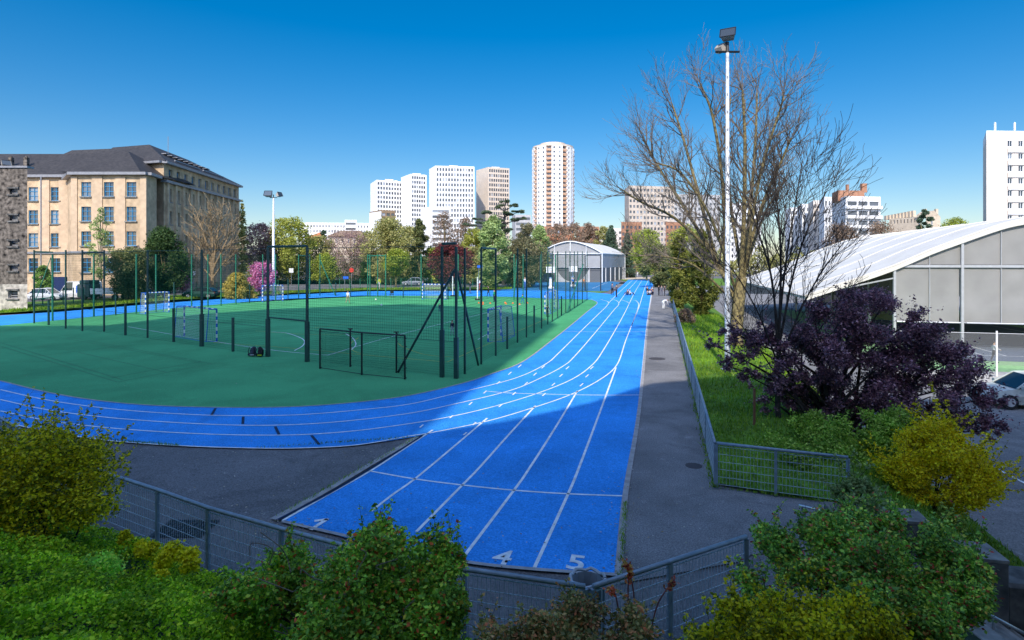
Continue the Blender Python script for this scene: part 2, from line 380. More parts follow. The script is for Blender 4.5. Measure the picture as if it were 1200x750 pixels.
# ---- painted lines
def lines(name, specs, material, w=.055, z=.017, n=6):
    m = MB()
    for s in specs:
        ww = w
        if isinstance(s[0], (int, float)): ww, s = s[0], s[1:]
        ribbon(m, [G(*p)[:2] for p in (smooth_line(s, n) if len(s) > 2 else [tuple(np.array(s[0])+(np.array(s[1])-np.array(s[0]))*t) for t in np.linspace(0, 1, 9)])], ww, z)
    return struct(m.build(name, material))
lines('lane_line', [
 [(435,600),(460,580.5),(486,562),(530,525.5),(571,490.5)], [(488,624),(542,569),(560.5,550),(598,508),(627.5,476)],
 [(540,658),(602.3,575.3),(620,550),(650,503),(676.7,458.5)], [(626,667),(665.8,579.5),(678,550),(702,486),(722,431)],
 [(331,611),(380,583),(434,552.6),(470,529),(507,504.5)],
 [(434,552.8),(486,562),(542,569.2),(602.3,575.3),(665.8,579.5),(731,582)],
 [(0,457),(60,470),(140,480.5),(230,486.5),(300,487.6),(360,486),(430,480),(480,474),(526.7,463.2),(583,449.6),(614.7,439.5),(641,426),(654,414.7),(678,391),(700.6,369),(711,358.7),(712.7,354),(704,351)],
 [(0,468.6),(60,481.5),(140,491),(230,497),(300,499),(360,497.4),(420,492.5),(480,484.8),(526.7,475.3),(596,458.6),(633,443.6),(661,428.7),(674.5,416.6),(698.7,388.6),(719,364),(725,357),(723,352.7),(715.5,350)],
 [(0,482),(60,494),(140,503),(230,508.7),(300,510.5),(360,509.6),(420,505),(480,497),(526.7,489),(580,476.5),(629.6,461.4),(670.7,444.6),(695,427),(708,409),(725,380),(736,358.7),(736,354.6),(727,351)],
 [(0,494),(60,507),(124,516.3),(210,522.8),(300,525.8),(360,525.4),(420,521.8),(480,511.5),(506,507.5),(571,494),(629,476.9),(670.7,462),(704,444.6),(723,427.8),(733,400),(740,382),(748,360),(746,353),(739,351.2)],
 [(740,382),(748.8,360),(755.5,338),(760,328)], [(736.8,357),(744,342.4),(752.6,328)], [(725,355.6),(733,344),(747,328)], [(713,355.6),(725,343.4),(741.6,328)],
 [.07,(723.6,673.5),(731.8,582),(745.6,500),(752.4,440),(758.2,380),(763.2,346),(766.6,327.8)],
], 'white', .062)
lines('start_line', [[.05,(571,459),(596,461),(630,462),(680,463.2),(720,463.5),(749,463.3)], [.05,(662,388.6),(700,389),(757,389)], [.05,(697,361.4),(760,361.6)]], 'white')
ticks = []
for x, y in [(556,497.2),(529,489),(494,500) ,(551.5,473.5),(568.5,460),(584,449),(597.5,438),(609,429.5), (602.5,461.8),(616.5,450),(627,439),(636.5,430.5),(637.5,463),(648.5,451),(657.5,440.5),(665,431.5),(586.5,476),(545,509),(681.5,451.5),(688,441),(693.5,431.5)]:
    ticks.append([.055,(x-1.8,y+1.6),(x+1.8,y-1.6)])
lines('lane_tick', ticks, 'white', .07, .021)
lines('hurdle_mark', [[.08,(248,487),(252.5,479)],[.08,(284.5,497.5),(285,489)],[.08,(327,510),(322.5,500.5)],[.08,(374,521.5),(365,511)]], 'black', .08, .021)
lines('kerb_strip', [[.09]+inner_px, ], 'kerb', .09, .021)
lines('box_edge', [[.09,(331,611.8),(390,625.5),(440,636.5),(541,658.6),(625,668),(723.5,674.6)],[.12,(724.5,674),(732.6,582),(746.4,500),(753.3,440),(759,380),(764,346)],[.16,(320,609.5),(380,577),(434,545),(490,512.5)]], 'kerb', .1, .021)
lines('drain_slot', [[.07,(324,611),(384,580),(437,548.6),(494,512)]], 'black', .07, .024)
def number(ch, px, py, size, rot):
    c = bpy.data.curves.new('n', 'FONT'); c.body = ch; c.size = size; c.align_x = 'CENTER'; c.align_y = 'CENTER'
    c.offset = .012
    o = bpy.data.objects.new('n', c); COL.objects.link(o); bpy.context.view_layer.update()
    me = bpy.data.meshes.new_from_object(o.evaluated_get(bpy.context.evaluated_depsgraph_get())); bpy.data.objects.remove(o)
    q = bpy.data.objects.new('lane_number', me); COL.objects.link(q); me.materials.append(MT['white'])
    x, y, _ = G(px, py); q.location = (x, y, .02); q.rotation_euler = (0,0,rot); q['kind'] = 'structure'; q['label'] = 'white painted number %s' % ch
    return q
one = lines('lane_number', [[.085,(364,622),(384,609)],[.085,(384.6,609.4),(368.5,611.6)]], 'white', .085, .0205); one['label'] = 'white painted number 1'
for ch, px, py in (('2',456,632.5),('3',521,643.5),('4',589,655),('5',675,661)):
    number(ch, px, py, .66, math.radians(-14))
# pitch markings
lines('pitch_line', [[(150,383),(240,398.5),(320,410.5),(384,416.5)],[(384,416.5),(450,397),(548,372),(612,357)],[(318,389),(336,390.5),(352,396),(357,400.5),(354,406),(345,411)],
  [(405,391),(414,397),(417,404),(412,410)],[(560,398),(576,390),(600,386)]], 'white', .06, .012)
lines('handball_line', [[(250,401.5),(340,408),(420,415.5),(524,424.5)],[(524,424.5),(575,402),(640,374)],[(420,396),(411,403),(414,411),(425,415)],[(466,402),(475,408),(500,416),(535,419)],[(300,388),(360,392),(420,392)],[(362,385),(420,379),(480,378)]], 'yellowline', .06, .011)
lines('court_line', [[(0,405.6),(137.6,448)],[(0,401.5),(143,445)],[(137.6,448),(248,426.4)],[(130,443),(236,423.5)],[(248,426.4),(85,395.5)],[(236,425.5),(78,397)],[(195,436.5),(92,413)],[(42,417.5),(150,405)]], 'darkline', .055, .010)
# ---- court in front of the small hall, walkway, roads
struct(fillpoly([G(*p)[:2] for p in [(586,340),(600,333),(640,329.6),(700,327.5),(727,331),(713,341),(690,341.6)]], .0055).build('basketball_court', 'court'))
lines('court_marking', [[(694,338),(712,331)],[(610,336),(700,336.6)]], 'white', .06, .007)
struct(fillpoly([G(*p)[:2] for p in [(768,327.6),(784,330),(786,345),(838,572.5),(985,592),(1000,640),(880,650),(873,657),(727,684),(733,582),(753.5,440),(759,380),(764,346)]], .003).build('walkway', 'walk'))
struct(fillpoly([G(*p)[:2] for p in [(722,327.5),(769,327.5),(774,325.0),(741,324.8)]], .0045).build('sand_pit', 'sand'))
struct(fillpoly([(-190,150),(-75,88),(-20,100),(60,110),(60,131),(-20,129),(-70,124),(-190,185)], .001).build('road', 'roadgrey'))
struct(fillpoly([G(*p)[:2] for p in [(-60,372),(0,367),(75,362),(150,355.5),(200,351.5),(290,346.3),(345,343.4),(430,339.8),(520,339.2),(600,338.6),(600,336.8),(520,337),(430,337.2),(345,340),(290,342),(200,346),(75,352),(-60,358)]], .006).build('verge', 'lawn'))
struct(fillpoly([(-8,84.5),(12,87.5),(16,98),(-8,95.5)], .0075).build('grass_strip', 'lawn'))
struct(fillpoly([(26,120),(60,120),(70,170),(30,170)], .0025).build('far_lawn', 'lawn'))
# ---- lawn on the right with its slope down to the car park
yv = list(np.arange(9.65, 24, .5))+list(np.arange(24, 90, 2.)); m = MB(); K = 16
for y in yv:
    l, r = lawn_l(y)+.1, lawn_r(y)
    for i in range(K+1):
        x = lerp(l, r, i/K); m.v.append((x, y, zf(x, y)+.05))
for j in range(len(yv)-1):
    for i in range(K):
        k = j*(K+1)+i; m.f.append((k, k+1, k+K+2, k+K+1)); m.mi.append(0)
struct(m.build('lawn', 'lawn', smooth=True))
MT['grassblade'] = leafmat('grass_blade', [(0,(0.100,0.216,0.012)),(.5,(0.188,0.348,0.020)),(.85,(0.275,0.432,0.030)),(1,(0.375,0.408,0.070))], .3, .7, .3, .5)
def blades(n, samp, hmin, hmax, w):
    v = np.zeros((n*3, 3)); 
    for i in range(n):
        x, y, s = samp(); z = zf(x, y)+.04; a = random.random()*6.283; h = random.uniform(hmin, hmax)*s
        c, q = math.cos(a)*w*s, math.sin(a)*w*s; lx, ly = random.gauss(0, .4)*h, random.gauss(0, .4)*h
        v[3*i] = (x-c, y-q, z); v[3*i+1] = (x+c, y+q, z); v[3*i+2] = (x+lx, y+ly, z+h)
    return v
def trimesh(name, v, k, material, parent=None, kind=None):
    """v: (n*k,3) vertices, k per face"""
    n = len(v)//k; me = bpy.data.meshes.new(name)
    off = OFF.get(parent.name, (0,0,0)) if parent is not None else (0,0,0)
    me.vertices.add(len(v)); me.vertices.foreach_set('co', (np.asarray(v)-np.array(off)).astype(np.float32).ravel())
    me.loops.add(n*k); me.loops.foreach_set('vertex_index', np.arange(n*k, dtype=np.int32))
    me.polygons.add(n); me.polygons.foreach_set('loop_start', np.arange(0, n*k, k, dtype=np.int32))
    me.update(calc_edges=True); me.validate()
    me.materials.append(MT[material] if isinstance(material, str) else material)
    o = bpy.data.objects.new(name, me); COL.objects.link(o)
    if parent is not None: o.parent = parent
    OFF[o.name] = off
    if kind: o['kind'] = kind
    return o
def lawn_samp():
    u = random.random(); y = 9.7+u*u*45; l, r = lawn_l(y)+.12, lawn_r(y); x = random.uniform(l, r); return x, y, 1+.02*y
trimesh('grass', blades(34000, lawn_samp, .06, .14, .012), 3, 'grassblade', kind='stuff')
def weed_samp():
    k = random.random()
    if k < .5: y = 12.9+random.random()**1.5*60; return rail_x(y)-.02+random.gauss(0,.05), y, 1+.012*y
    a, b = random.choice((((320,609.5),(490,512.5)), ((838,572.5),(985,592)), ((727,684),(733,590)), ((124,516.5),(210,523)), ((300,526),(480,513.5))))
    s = random.random()**.7; x, y, _ = G(lerp(a[0],b[0],s), lerp(a[1],b[1],s)+.8); return x+random.gauss(0,.025), y+random.gauss(0,.025), .7
trimesh('edge_weeds', blades(2600, weed_samp, .05, .13, .012), 3, 'grassblade', kind='stuff')
def verge_samp():
    px = random.uniform(0, 600)
    top = np.interp(px, [0,75,150,200,290,345,430,600], [367,362,355.5,351.5,346.3,343.4,339.8,338.6]); y = top-random.random()*1.6-.2
    x, y, _ = G(px, y); return x, y, 1.8
trimesh('verge_grass', blades(6000, verge_samp, .06, .2, .03), 3, 'grassblade', kind='stuff')
# ================================================================ buildings
def facade(wall, wins, p0, p1, z0, z1, xs, zs, depth=.25, mi=0):
    """wall from p0 to p1 with real openings; xs / zs = (start, end) of window columns / rows in metres"""
    L = math.dist(p0, p1); u = ((p1[0]-p0[0])/L, (p1[1]-p0[1])/L); n = (u[1], -u[0])
    cx = [0]+[c for a in xs for c in a]+[L]; cz = [z0]+[c for a in zs for c in a]+[z1]
    def pt(s, z, d=0): return (p0[0]+u[0]*s-n[0]*d, p0[1]+u[1]*s-n[1]*d, z)
    for i in range(len(cx)-1):
        for j in range(len(cz)-1):
            a, b, c, d = cx[i], cx[i+1], cz[j], cz[j+1]
            if b-a < 1e-6 or d-c < 1e-6: continue
            if i % 2 and j % 2:
                wall.quad(pt(a,c), pt(b,c), pt(b,c,depth), pt(a,c,depth), mi); wall.quad(pt(a,d,depth), pt(b,d,depth), pt(b,d), pt(a,d), mi)
                wall.quad(pt(a,c), pt(a,c,depth), pt(a,d,depth), pt(a,d), mi); wall.quad(pt(b,c,depth), pt(b,c), pt(b,d), pt(b,d,depth), mi)
                wins.append(((a+b)/2, (c+d)/2, b-a, d-c, pt((a+b)/2, (c+d)/2, depth-.02), u, n))
            else: wall.quad(pt(a,c), pt(b,c), pt(b,d), pt(a,d), mi)
def cols(L, n, frac=.45, margin=0.):
    w = (L-2*margin)/n; return [(margin+w*(i+.5-frac/2), margin+w*(i+.5+frac/2)) for i in range(n)]
WIN = {}
def window_proto(w, h, style):
    k = (round(w, 2), round(h, 2), style)
    if k in WIN: return WIN[k]
    if style == 'plain':
        m = MB(); m.quad((-w/2,0,-h/2), (w/2,0,-h/2), (w/2,0,h/2), (-w/2,0,h/2)); me = m.build('window', 'tglass'); pane = None
    else:
        m = MB(); t = .09
        for c, s in (((-w/2+t/2,0,0),(t,.12,h)), ((w/2-t/2,0,0),(t,.12,h)), ((0,0,h/2-t/2),(w-2*t,.12,t)), ((0,0,-h/2+t/2),(w-2*t,.12,t))): m.box(c, s)
        if style == 'blue': bars = (((0,0,0),(.07,.1,h-2*t)), ((0,-.005,h*.2),(w-2*t,.1,.07)), ((0,-.005,-h*.15),(w-2*t,.1,.07)))
        elif style == 'hung': bars = (((0,0,h*.17),(w-2*t,.1,.1)), ((0,0,-h*.17),(w-2*t,.1,.1)))
        else: bars = (((0,0,0),(.08,.1,h-2*t)),)
        for c, s in bars: m.box(c, s)
        fm = {'blue':'bframe','hung':'zinc','white':'wpaint'}[style]; me = m.build('window', fm)
        q = MB(); q.quad((-w/2+.05,.04,-h/2+.05), (w/2-.05,.04,-h/2+.05), (w/2-.05,.04,h/2-.05), (-w/2+.05,.04,h/2-.05)); pane = q.build('pane', 'glass', me, local=True)
    WIN[k] = [me, False]; return WIN[k]
def put_windows(root, wins, style, limit=100, small=False):
    off = OFF[root.name]; rest = MB()
    for i, (_, _, w, h, c, u, n) in enumerate(wins):
        if i >= limit:
            for sx, sz in ((0,0),): pass
            p = lambda a, b: (c[0]+u[0]*a, c[1]+u[1]*a, c[2]+b)
            rest.quad(p(-w/2,-h/2), p(w/2,-h/2), p(w/2,h/2), p(-w/2,h/2)); continue
        pr = window_proto(w, h, style)
        o = pr[0] if not pr[1] else copy_tree(pr[0]); pr[1] = True
        o.parent = root; o.location = (c[0]-off[0], c[1]-off[1], c[2]-off[2]); o.rotation_euler = (0,0,math.atan2(u[1], u[0]))
    if rest.f: rest.build('window_glazing', 'tglass', root, kind='stuff')
def building(name, label, cat, poly, z0, z1, sides, wallmat, style='plain', group=None, parapet=.8, roofmat='zinc', limit=100, base=0):
    """poly: footprint counter-clockwise seen from above; sides: {edge index: (ncols, nrows, wfrac, hfrac[, margin])}"""
    cx = sum(p[0] for p in poly)/len(poly); cy = sum(p[1] for p in poly)/len(poly)
    t = thing(name, label, cat, (cx, cy, base), group=group); wall = MB(); wins = []
    for i in range(len(poly)):
        a, b = poly[i], poly[(i+1) % len(poly)]
        if i in sides:
            s = sides[i]; L = math.dist(a, b); H = z1-z0; rh = H/s[1]
            mg = s[4] if len(s) > 4 else 0
            facade(wall, wins, a, b, z0, z1, cols(L, s[0], s[2], mg), [(z0+rh*(k+.5-s[3]/2), z0+rh*(k+.5+s[3]/2)) for k in range(s[1])][::1])
        else: wall.quad((*a, z0), (*b, z0), (*b, z1), (*a, z1))
    wall.build('wall', wallmat, t)
    r = MB(); r.prism(poly, z1, z1+parapet) if parapet else r.face([(*p, z1) for p in poly])
    r.build('roof', roofmat if not parapet else [wallmat], t)
    wins.sort(key=lambda w: -w[4][2]); put_windows(t, wins, style, limit)
    return t
def hip(m, poly4, z, ridge0, ridge1, zr):
    """hip roof over a quad (a,b,c,d): ridge runs from the a-d end to the b-c end"""
    a, b, c, d = [(p[0], p[1], z) for p in poly4]; r0 = (*ridge0, zr); r1 = (*ridge1, zr)
    m.quad(a, b, r1, r0); m.face((b, c, r1)); m.quad(c, d, r0, r1); m.face((d, a, r0))
def pxp(px, Y): return ((px-600)/F*Y, Y)
def zpx(py, Y): return CAMZ-(py-HOR)/F*Y

# ================================================================ fences and railings
def railing(label, pts, zb, h, step, group, wire=.06, r=.006, name='railing', zs=None, ends=True):
    """blue-grey welded mesh railing: top rail, posts, one wire panel per bay"""
    t = thing(name, label, 'railing', (*pts[0][:2], zb), group=group)
    zat = (lambda x, y: zb) if zs is None else zs
    rail = MB(); rail.tube([(x, y, zat(x, y)+h) for x, y in pts], .034, 8); rail.build('top_rail', 'railing', t, smooth=True)
    for a, b in zip(pts, pts[1:]):
        L = math.dist(a, b); n = max(1, round(L/step)); u = ((b[0]-a[0])/L, (b[1]-a[1])/L)
        for k in range(n):
            s0, s1 = L*k/n, L*(k+1)/n
            x, y = a[0]+u[0]*s0, a[1]+u[1]*s0; z = zat(x, y)
            q = MB(); q.box((x, y, z+h/2-.02), (.06,.05,h-.02), u); q.build('post', 'railing', t)
            w = MB(); c = s0+.06
            while c < s1-.04:
                X, Y = a[0]+u[0]*c, a[1]+u[1]*c; Z = zat(X, Y); w.box((X, Y, Z+h*.52), (r, r, h*.86), u); c += wire
            for i in range(6):
                zz = h*(.1+.166*i); m0 = (s0+s1)/2; X, Y = a[0]+u[0]*m0, a[1]+u[1]*m0
                z0 = zat(a[0]+u[0]*s0, a[1]+u[1]*s0); z1 = zat(a[0]+u[0]*s1, a[1]+u[1]*s1)
                w.tube([(a[0]+u[0]*(s0+.03), a[1]+u[1]*(s0+.03), z0+zz), (a[0]+u[0]*(s1-.03), a[1]+u[1]*(s1-.03), z1+zz)], r*1.15, 4)
            w.build('wire_panel', 'wire', t)
    x, y = pts[-1][:2]; q = MB(); q.box((x, y, zat(x, y)+h/2-.02), (.06,.05,h-.02)); q.build('post', 'railing', t)
    return t

# ================================================================ vegetation
def leafquads(P, size, asp=.62, nrm=None, jit=.35):
    n = len(P); a = RNG.normal(size=(n,3)); a[:,2] *= .6
    if nrm is not None: a = a - nrm*(a*nrm).sum(1, keepdims=True)*.7
    a /= np.linalg.norm(a, axis=1, keepdims=True)+1e-9
    c = RNG.normal(size=(n,3)); b = np.cross(a, c); b /= np.linalg.norm(b, axis=1, keepdims=True)+1e-9
    s = size*(1+jit*RNG.uniform(-1, 1, (n,1))); v = np.empty((n,4,3))
    v[:,0] = P-a*s*.5; v[:,1] = P+b*s*asp*.5-a*s*.05; v[:,2] = P+a*s*.5; v[:,3] = P-b*s*asp*.5-a*s*.05
    return v.reshape(-1, 3)
def clump_points(cs, rs, n, flat=.8, shell=.55):
    """n leaf positions spread through clumps (centres cs, radii rs)"""
    cs, rs = np.array(cs), np.array(rs); w = rs**2; k = RNG.choice(len(cs), n, p=w/w.sum())
    d = RNG.normal(size=(n,3)); d /= np.linalg.norm(d, axis=1, keepdims=True)
    r = rs[k]*(shell+(1-shell)*RNG.random(n)**.8)*(1+.16*RNG.normal(size=n)); d[:,2] *= flat
    return cs[k]+d*r[:,None]
def profile(shape, t):
    if shape == 'round': return math.sqrt(max(0, 1-(2*t-1)**2))**.8
    if shape == 'egg': return math.sin(math.pi*min(1, t**.75))**.7
    if shape == 'cone': return max(.05, (1-t)**.85)*(.75 if t < .06 else 1)
    if shape == 'column': return min(1, t*5)**.6*min(1, (1-t)*2.2)**.7
    if shape == 'dome': return math.sqrt(max(0, 1-t*t))
    return 1
def leafy_tree(name, label, cat, base, H, R, leaves, size, lmat, tmat='bark', shape='round', low=.15, nc=26, cr=.3, group=None, stems=1, trunk_r=None, density_top=1., limbs=True, sq=1.):
    x0, y0, z0 = base; t = thing(name, label, cat, base, group=group); tr = MB(); cs, rs = [], []
    for i in range(nc):
        s = (i+random.random())/nc; rad = profile(shape, s)*R
        a = i*2.4+random.uniform(-.5, .5); q = math.sqrt(random.uniform(.05, 1)); c = cr*R*random.uniform(.7, 1.25)
        rr = max(0, rad-c*.7)*q
        z = z0+H*(low+(1-low)*s); zz = min(z, z0+H-c*.55)
        cs.append((x0+math.cos(a)*rr, y0+math.sin(a)*rr*sq, zz)); rs.append(min(c, max(.35*R*cr, rad*1.0)))
    r0 = trunk_r or H*.018+.04
    for k in range(stems):
        ox, oy = (random.gauss(0, R*.12), random.gauss(0, R*.12)) if stems > 1 else (0, 0)
        top = (x0+ox*2+random.gauss(0,.03)*H, y0+oy*2, z0+H*.86)
        pts = [(x0+ox*.4, y0+oy*.4, z0-.1), (x0+ox*.8+random.gauss(0,.01)*H, y0+oy*.8, z0+H*.3), (x0+ox*1.4+random.gauss(0,.02)*H, y0+oy*1.4, z0+H*.6), top]
        tr.tube(smooth_line(pts, 3), [r0*(1-.09*i) for i in range(10)], 7)
    if limbs:
        for c, r in list(zip(cs, rs))[::2]:
            h = z0+max(H*low*.8, (c[2]-z0)*random.uniform(.45, .75)); s = (x0, y0, h); mdd = (lerp(s[0], c[0], .5), lerp(s[1], c[1], .5), lerp(h, c[2], .4))
            tr.tube([s, mdd, c], [r0*.4, r0*.25, r0*.08], 5, cap=False)
    tr.build('trunk', tmat, t, smooth=True)
    p = clump_points(cs, rs, leaves); p = p[p[:,2] > z0+.05]
    trimesh('crown', leafquads(p, size), 4, lmat, t); return t
def bush(name, label, cat, lumps, n, size, lmat, smat='barkd', shoots=0, shoot_len=.4, group=None, flat=.85, zmin=None, shell=.45, stems=14, sub=7, flowers=None):
    """lumps: list of (x,y,z,r). Foliage of small leaves through sub-clumps, woody stems, and shoots that break the outline"""
    bx = sum(l[0] for l in lumps)/len(lumps); by = sum(l[1] for l in lumps)/len(lumps); bz = min(zf(l[0], l[1]) for l in lumps)
    t = thing(name, label, cat, (bx, by, bz), group=group); cs, rs = [], []
    for x, y, z, r in lumps:
        for k in range(sub):
            d = np.array([random.gauss(0,1) for _ in range(3)]); d /= np.linalg.norm(d); q = r*random.uniform(.35, .72)
            cs.append((x+d[0]*q, y+d[1]*q, z+d[2]*q*flat)); rs.append(r*random.uniform(.3, .5))
    p = clump_points(cs, rs, n, flat, shell); ext = []
    st = MB()
    for k in range(shoots):
        i = random.randrange(len(cs)); c = np.array(cs[i]); d = np.array([random.gauss(0,.6), random.gauss(0,.6), random.uniform(.2, 1.3)]); d /= np.linalg.norm(d)
        s = c+d*rs[i]*.7; L = shoot_len*random.uniform(.4, 1.2); e = s+d*L+np.array([random.gauss(0,.1)*L, random.gauss(0,.1)*L, 0])
        st.tube([s, e], [size*.07, size*.03], 3, cap=False)
        for j in range(int(5+L/size*2.2)): ext.append(lerp(s, e, random.uniform(.1, 1))+RNG.normal(size=3)*size*.33)
    for k in range(stems):
        i = random.randrange(len(cs)); c = cs[i]; b = (bx+random.gauss(0,.25)*(abs(lumps[0][3])), by+random.gauss(0,.2), 0); b = (b[0], b[1], zf(b[0], b[1])-.05)
        mm = (lerp(b[0], c[0], .4)+random.gauss(0,.08), lerp(b[1], c[1], .4), lerp(b[2], c[2], .6)); st.tube(smooth_line([b, mm, c], 3), [.022*(1-.1*j) for j in range(7)], 5, cap=False)
    if ext: p = np.vstack([p, np.array(ext)])
    g = np.array([zf(a, b) for a, b in p[:, :2]]) if len(p) < 9000 else None
    if st.f: st.build('stems', smat, t)
    trimesh('foliage', leafquads(p, size), 4, lmat, t)
    if flowers:
        q = clump_points(cs, [r*1.1 for r in rs], flowers[0], flat, .88)
        if ext: q = np.vstack([q, np.array(ext)[::3]+RNG.normal(size=(len(ext[::3]), 3))*size*.3])
        trimesh('flowers', leafquads(q, flowers[1], .8), 4, flowers[2], t)
    return t
def grow(mb, p, d, L, r, lvl, tips, up=.12, wig=.18, kids=(3,4), spread=.75, minr=.006, taper=.62, tmin=.25):
    n = 4 if lvl > 1 else 3; pts = [p]; dirs = [d]
    for i in range(n):
        d = (d+Vector((random.gauss(0,wig), random.gauss(0,wig), random.gauss(0,wig)*.6+up))).normalized(); p = p+d*(L/n); pts.append(p); dirs.append(d)
    rad = [max(minr, r*(1-(1-taper)*i/n)) for i in range(n+1)]
    mb.tube(pts, rad, 7 if r > .08 else (5 if r > .02 else 3), cap=False)
    if lvl == 0: tips.append(p); return
    k = random.randint(*kids)
    for j in range(k):
        s = 1.0 if j == 0 else random.uniform(tmin, 1); i = min(n, int(s*n)); q = pts[i]; dd = dirs[i]
        ax = Vector((random.gauss(0,1), random.gauss(0,1), random.gauss(0,.6))); ax = (ax-dd*ax.dot(dd)); ax.normalize()
        sp = spread*random.uniform(.5, 1.2)*(.45 if j == 0 else 1); nd = (dd*math.cos(sp)+ax*math.sin(sp)).normalized()
        grow(mb, q, nd, L*random.uniform(.55, .85)*(1 if j else 1.05), rad[i]*random.uniform(.5, .78)*(1.15 if j == 0 else 1), lvl-1, tips, up, wig, kids, spread, minr, taper, tmin)
def bare_tree(name, label, base, limbs, lvl, mat_, mat2=None, cat='tree', group=None, up=.1, wig=.16, kids=(3,4), spread=.7, minr=.006, trunk=None, buds=None, tmin=.25):
    """limbs: list of (points of the limb, radius, length of its sprays); trunk: points + radius"""
    t = thing(name, label, cat, base, group=group); tr = MB(); br = MB(); tips = []
    if trunk: tr.tube(smooth_line(trunk[0], 4), list(np.linspace(trunk[1], trunk[1]*.75, 4*(len(trunk[0])-1)+1)), 10)
    for pts, r, L in limbs:
        sl = smooth_line(pts, 4) if len(pts) > 2 else pts; n = len(sl); rad = list(np.linspace(r, r*.4, n)); tr.tube(sl, rad, 7, cap=False)
        m = max(3, int(n*1.2))
        for k in range(m):
            i = min(n-1, int(n*(.25+.75*k/(m-1)))); q = Vector(sl[i]); d = (Vector(sl[min(i+1, n-1)])-Vector(sl[max(i-1, 0)])).normalized()
            ax = Vector((random.gauss(0,1), random.gauss(0,1), random.gauss(0,.5))); ax -= d*ax.dot(d); ax.normalize(); a = 0.12 if k == m-1 else random.uniform(.45, .95)
            grow(br, q, (d*math.cos(a)+ax*math.sin(a)).normalized(), L*random.uniform(.7, 1.15)*(1.1-.35*i/n), rad[i]*.55, lvl, tips, up, wig, kids, spread, minr, tmin=tmin)
    tr.build('trunk', mat_, t, smooth=True); br.build('branches', mat2 or mat_, t)
    if buds:
        p = np.array([q[:] for q in tips]); p = np.repeat(p, buds[0], 0)+RNG.normal(size=(len(p)*buds[0], 3))*buds[3]; trimesh('buds', leafquads(p, buds[1]), 4, buds[2], t)
    return t
# ================================================================ buildings in the photo
# long institutional stone building on the left
t = thing('school_building', 'long cream stone building with slate hip roofs and blue window frames', 'building', (-64, 95, 0))
wall = MB(); wins = []; ROWS = [(zc-1.05, zc+1.05) for zc in (4.4, 8.3, 11.9, 15.5)]
a, b = pxp(-60, 92), pxp(80, 92); L = math.dist(a, b)
cx = [(p+60)/140*L for p in (-40, -13, 13, 39, 65)]
facade(wall, wins, a, b, 0, 18.1, [(c-.75, c+.75) for c in cx], ROWS)
bl = [pxp(79, 91.5), pxp(85, 86), pxp(172, 86), pxp(183.5, 89.5), pxp(183.5, 97), pxp(79, 97)]
for i in range(3):
    L = math.dist(bl[i], bl[i+1])
    facade(wall, wins, bl[i], bl[i+1], 0, 17.6, [((p-85)/87*L-.72, (p-85)/87*L+.72) for p in (101, 127.5, 154)] if i == 1 else [], ROWS if i == 1 else [])
tw = [(-69, 97), (-54.4, 92), (-56.6, 122), (-71, 124)]
L = math.dist(tw[1], tw[2])
facade(wall, wins, tw[1], tw[2], 0, 20.3, cols(L, 11, .44, .8), ROWS+[(18.2, 19.6)], .45)
facade(wall, wins, tw[0], tw[1], 0, 20.3, [], []); wall.quad((*tw[2],0), (*tw[3],0), (*tw[3],20.3), (*tw[2],20.3))
wall.build('wall', 'cream', t)
pil = MB(); u = ((tw[2][0]-tw[1][0])/L, (tw[2][1]-tw[1][1])/L)
for k in range(12):
    s = .8+(L-1.6)*k/11; pil.box((tw[1][0]+u[0]*s+.1, tw[1][1]+u[1]*s, 9.2), (.62, .5, 16.2), u)
pil.build('pilaster_row', 'cream', t)
co = MB()
co.box(((tw[1][0]+tw[2][0])/2+.15, (tw[1][1]+tw[2][1])/2, 17.5), (L+.6, .9, .4), u); co.box(((tw[1][0]+tw[2][0])/2+.1, (tw[1][1]+tw[2][1])/2, 20.45), (L+.8, 1.2, .35), u)
def band(m, p, q, z, h, d, ext=.2):
    l = math.dist(p, q); v = ((q[0]-p[0])/l, (q[1]-p[1])/l); m.box(((p[0]+q[0])/2+v[1]*d*.3, (p[1]+q[1])/2-v[0]*d*.3, z), (l+ext, d, h), v)
band(co, tw[0], tw[1], 20.46, .34, 1.1)
for i in range(3):
    band(co, bl[i], bl[i+1], 17.75, .4, .9, .5); band(co, bl[i], bl[i+1], 6.3, .32, .3, .1)
band(co, a, b, 18.25, .4, .8, 0); band(co, a, b, 6.3, .3, .3, 0)
co.build('cornice', 'zinc', t)
for p in (87, 114, 141, 168): st = MB(); st.box((*pxp(p, 85.93), 11.9), (1.5 if p in (114, 141) else .9, .12, 10.9)); st.build('stone_pier', 'creamlit', t)  # piers are of a paler stone than the wall
for p in (52, 75): st = MB(); st.box((*pxp(p, 91.93), 12), (1.6, .12, 11.4)); st.build('stone_pier', 'creamlit', t)
for w in wins:
    if w[2] > 1.0:
        sl = MB(); sl.box((w[4][0]-w[6][0]*-.2+w[6][0]*.02, w[4][1]+w[6][1]*.22, w[4][2]-w[3]/2-.09), (w[2]+.3, .5, .16), w[5]); sl.build('window_sill', 'concrete', t)
rf = MB()
hip(rf, [(bl[1][0]-1.2, 85.3), (bl[3][0]+.2, 85.3), (bl[3][0]+.2, 100), (bl[1][0]-1.2, 100)], 17.95, ((-488)/690*92, 92.4), ((-452)/690*92, 92.4), zpx(177, 92.4))
za = zpx(181, 99); A0, B0 = (a[0], 91.5), (pxp(120, 92)[0], 91.5)
rf.quad((*A0, 18.45), (*B0, 18.45), (B0[0], 98.5, za), (A0[0], 98.5, za)); rf.quad((B0[0], 98.5, za), (A0[0], 98.5, za), (A0[0], 108, 18.4), (B0[0], 108, 18.4))
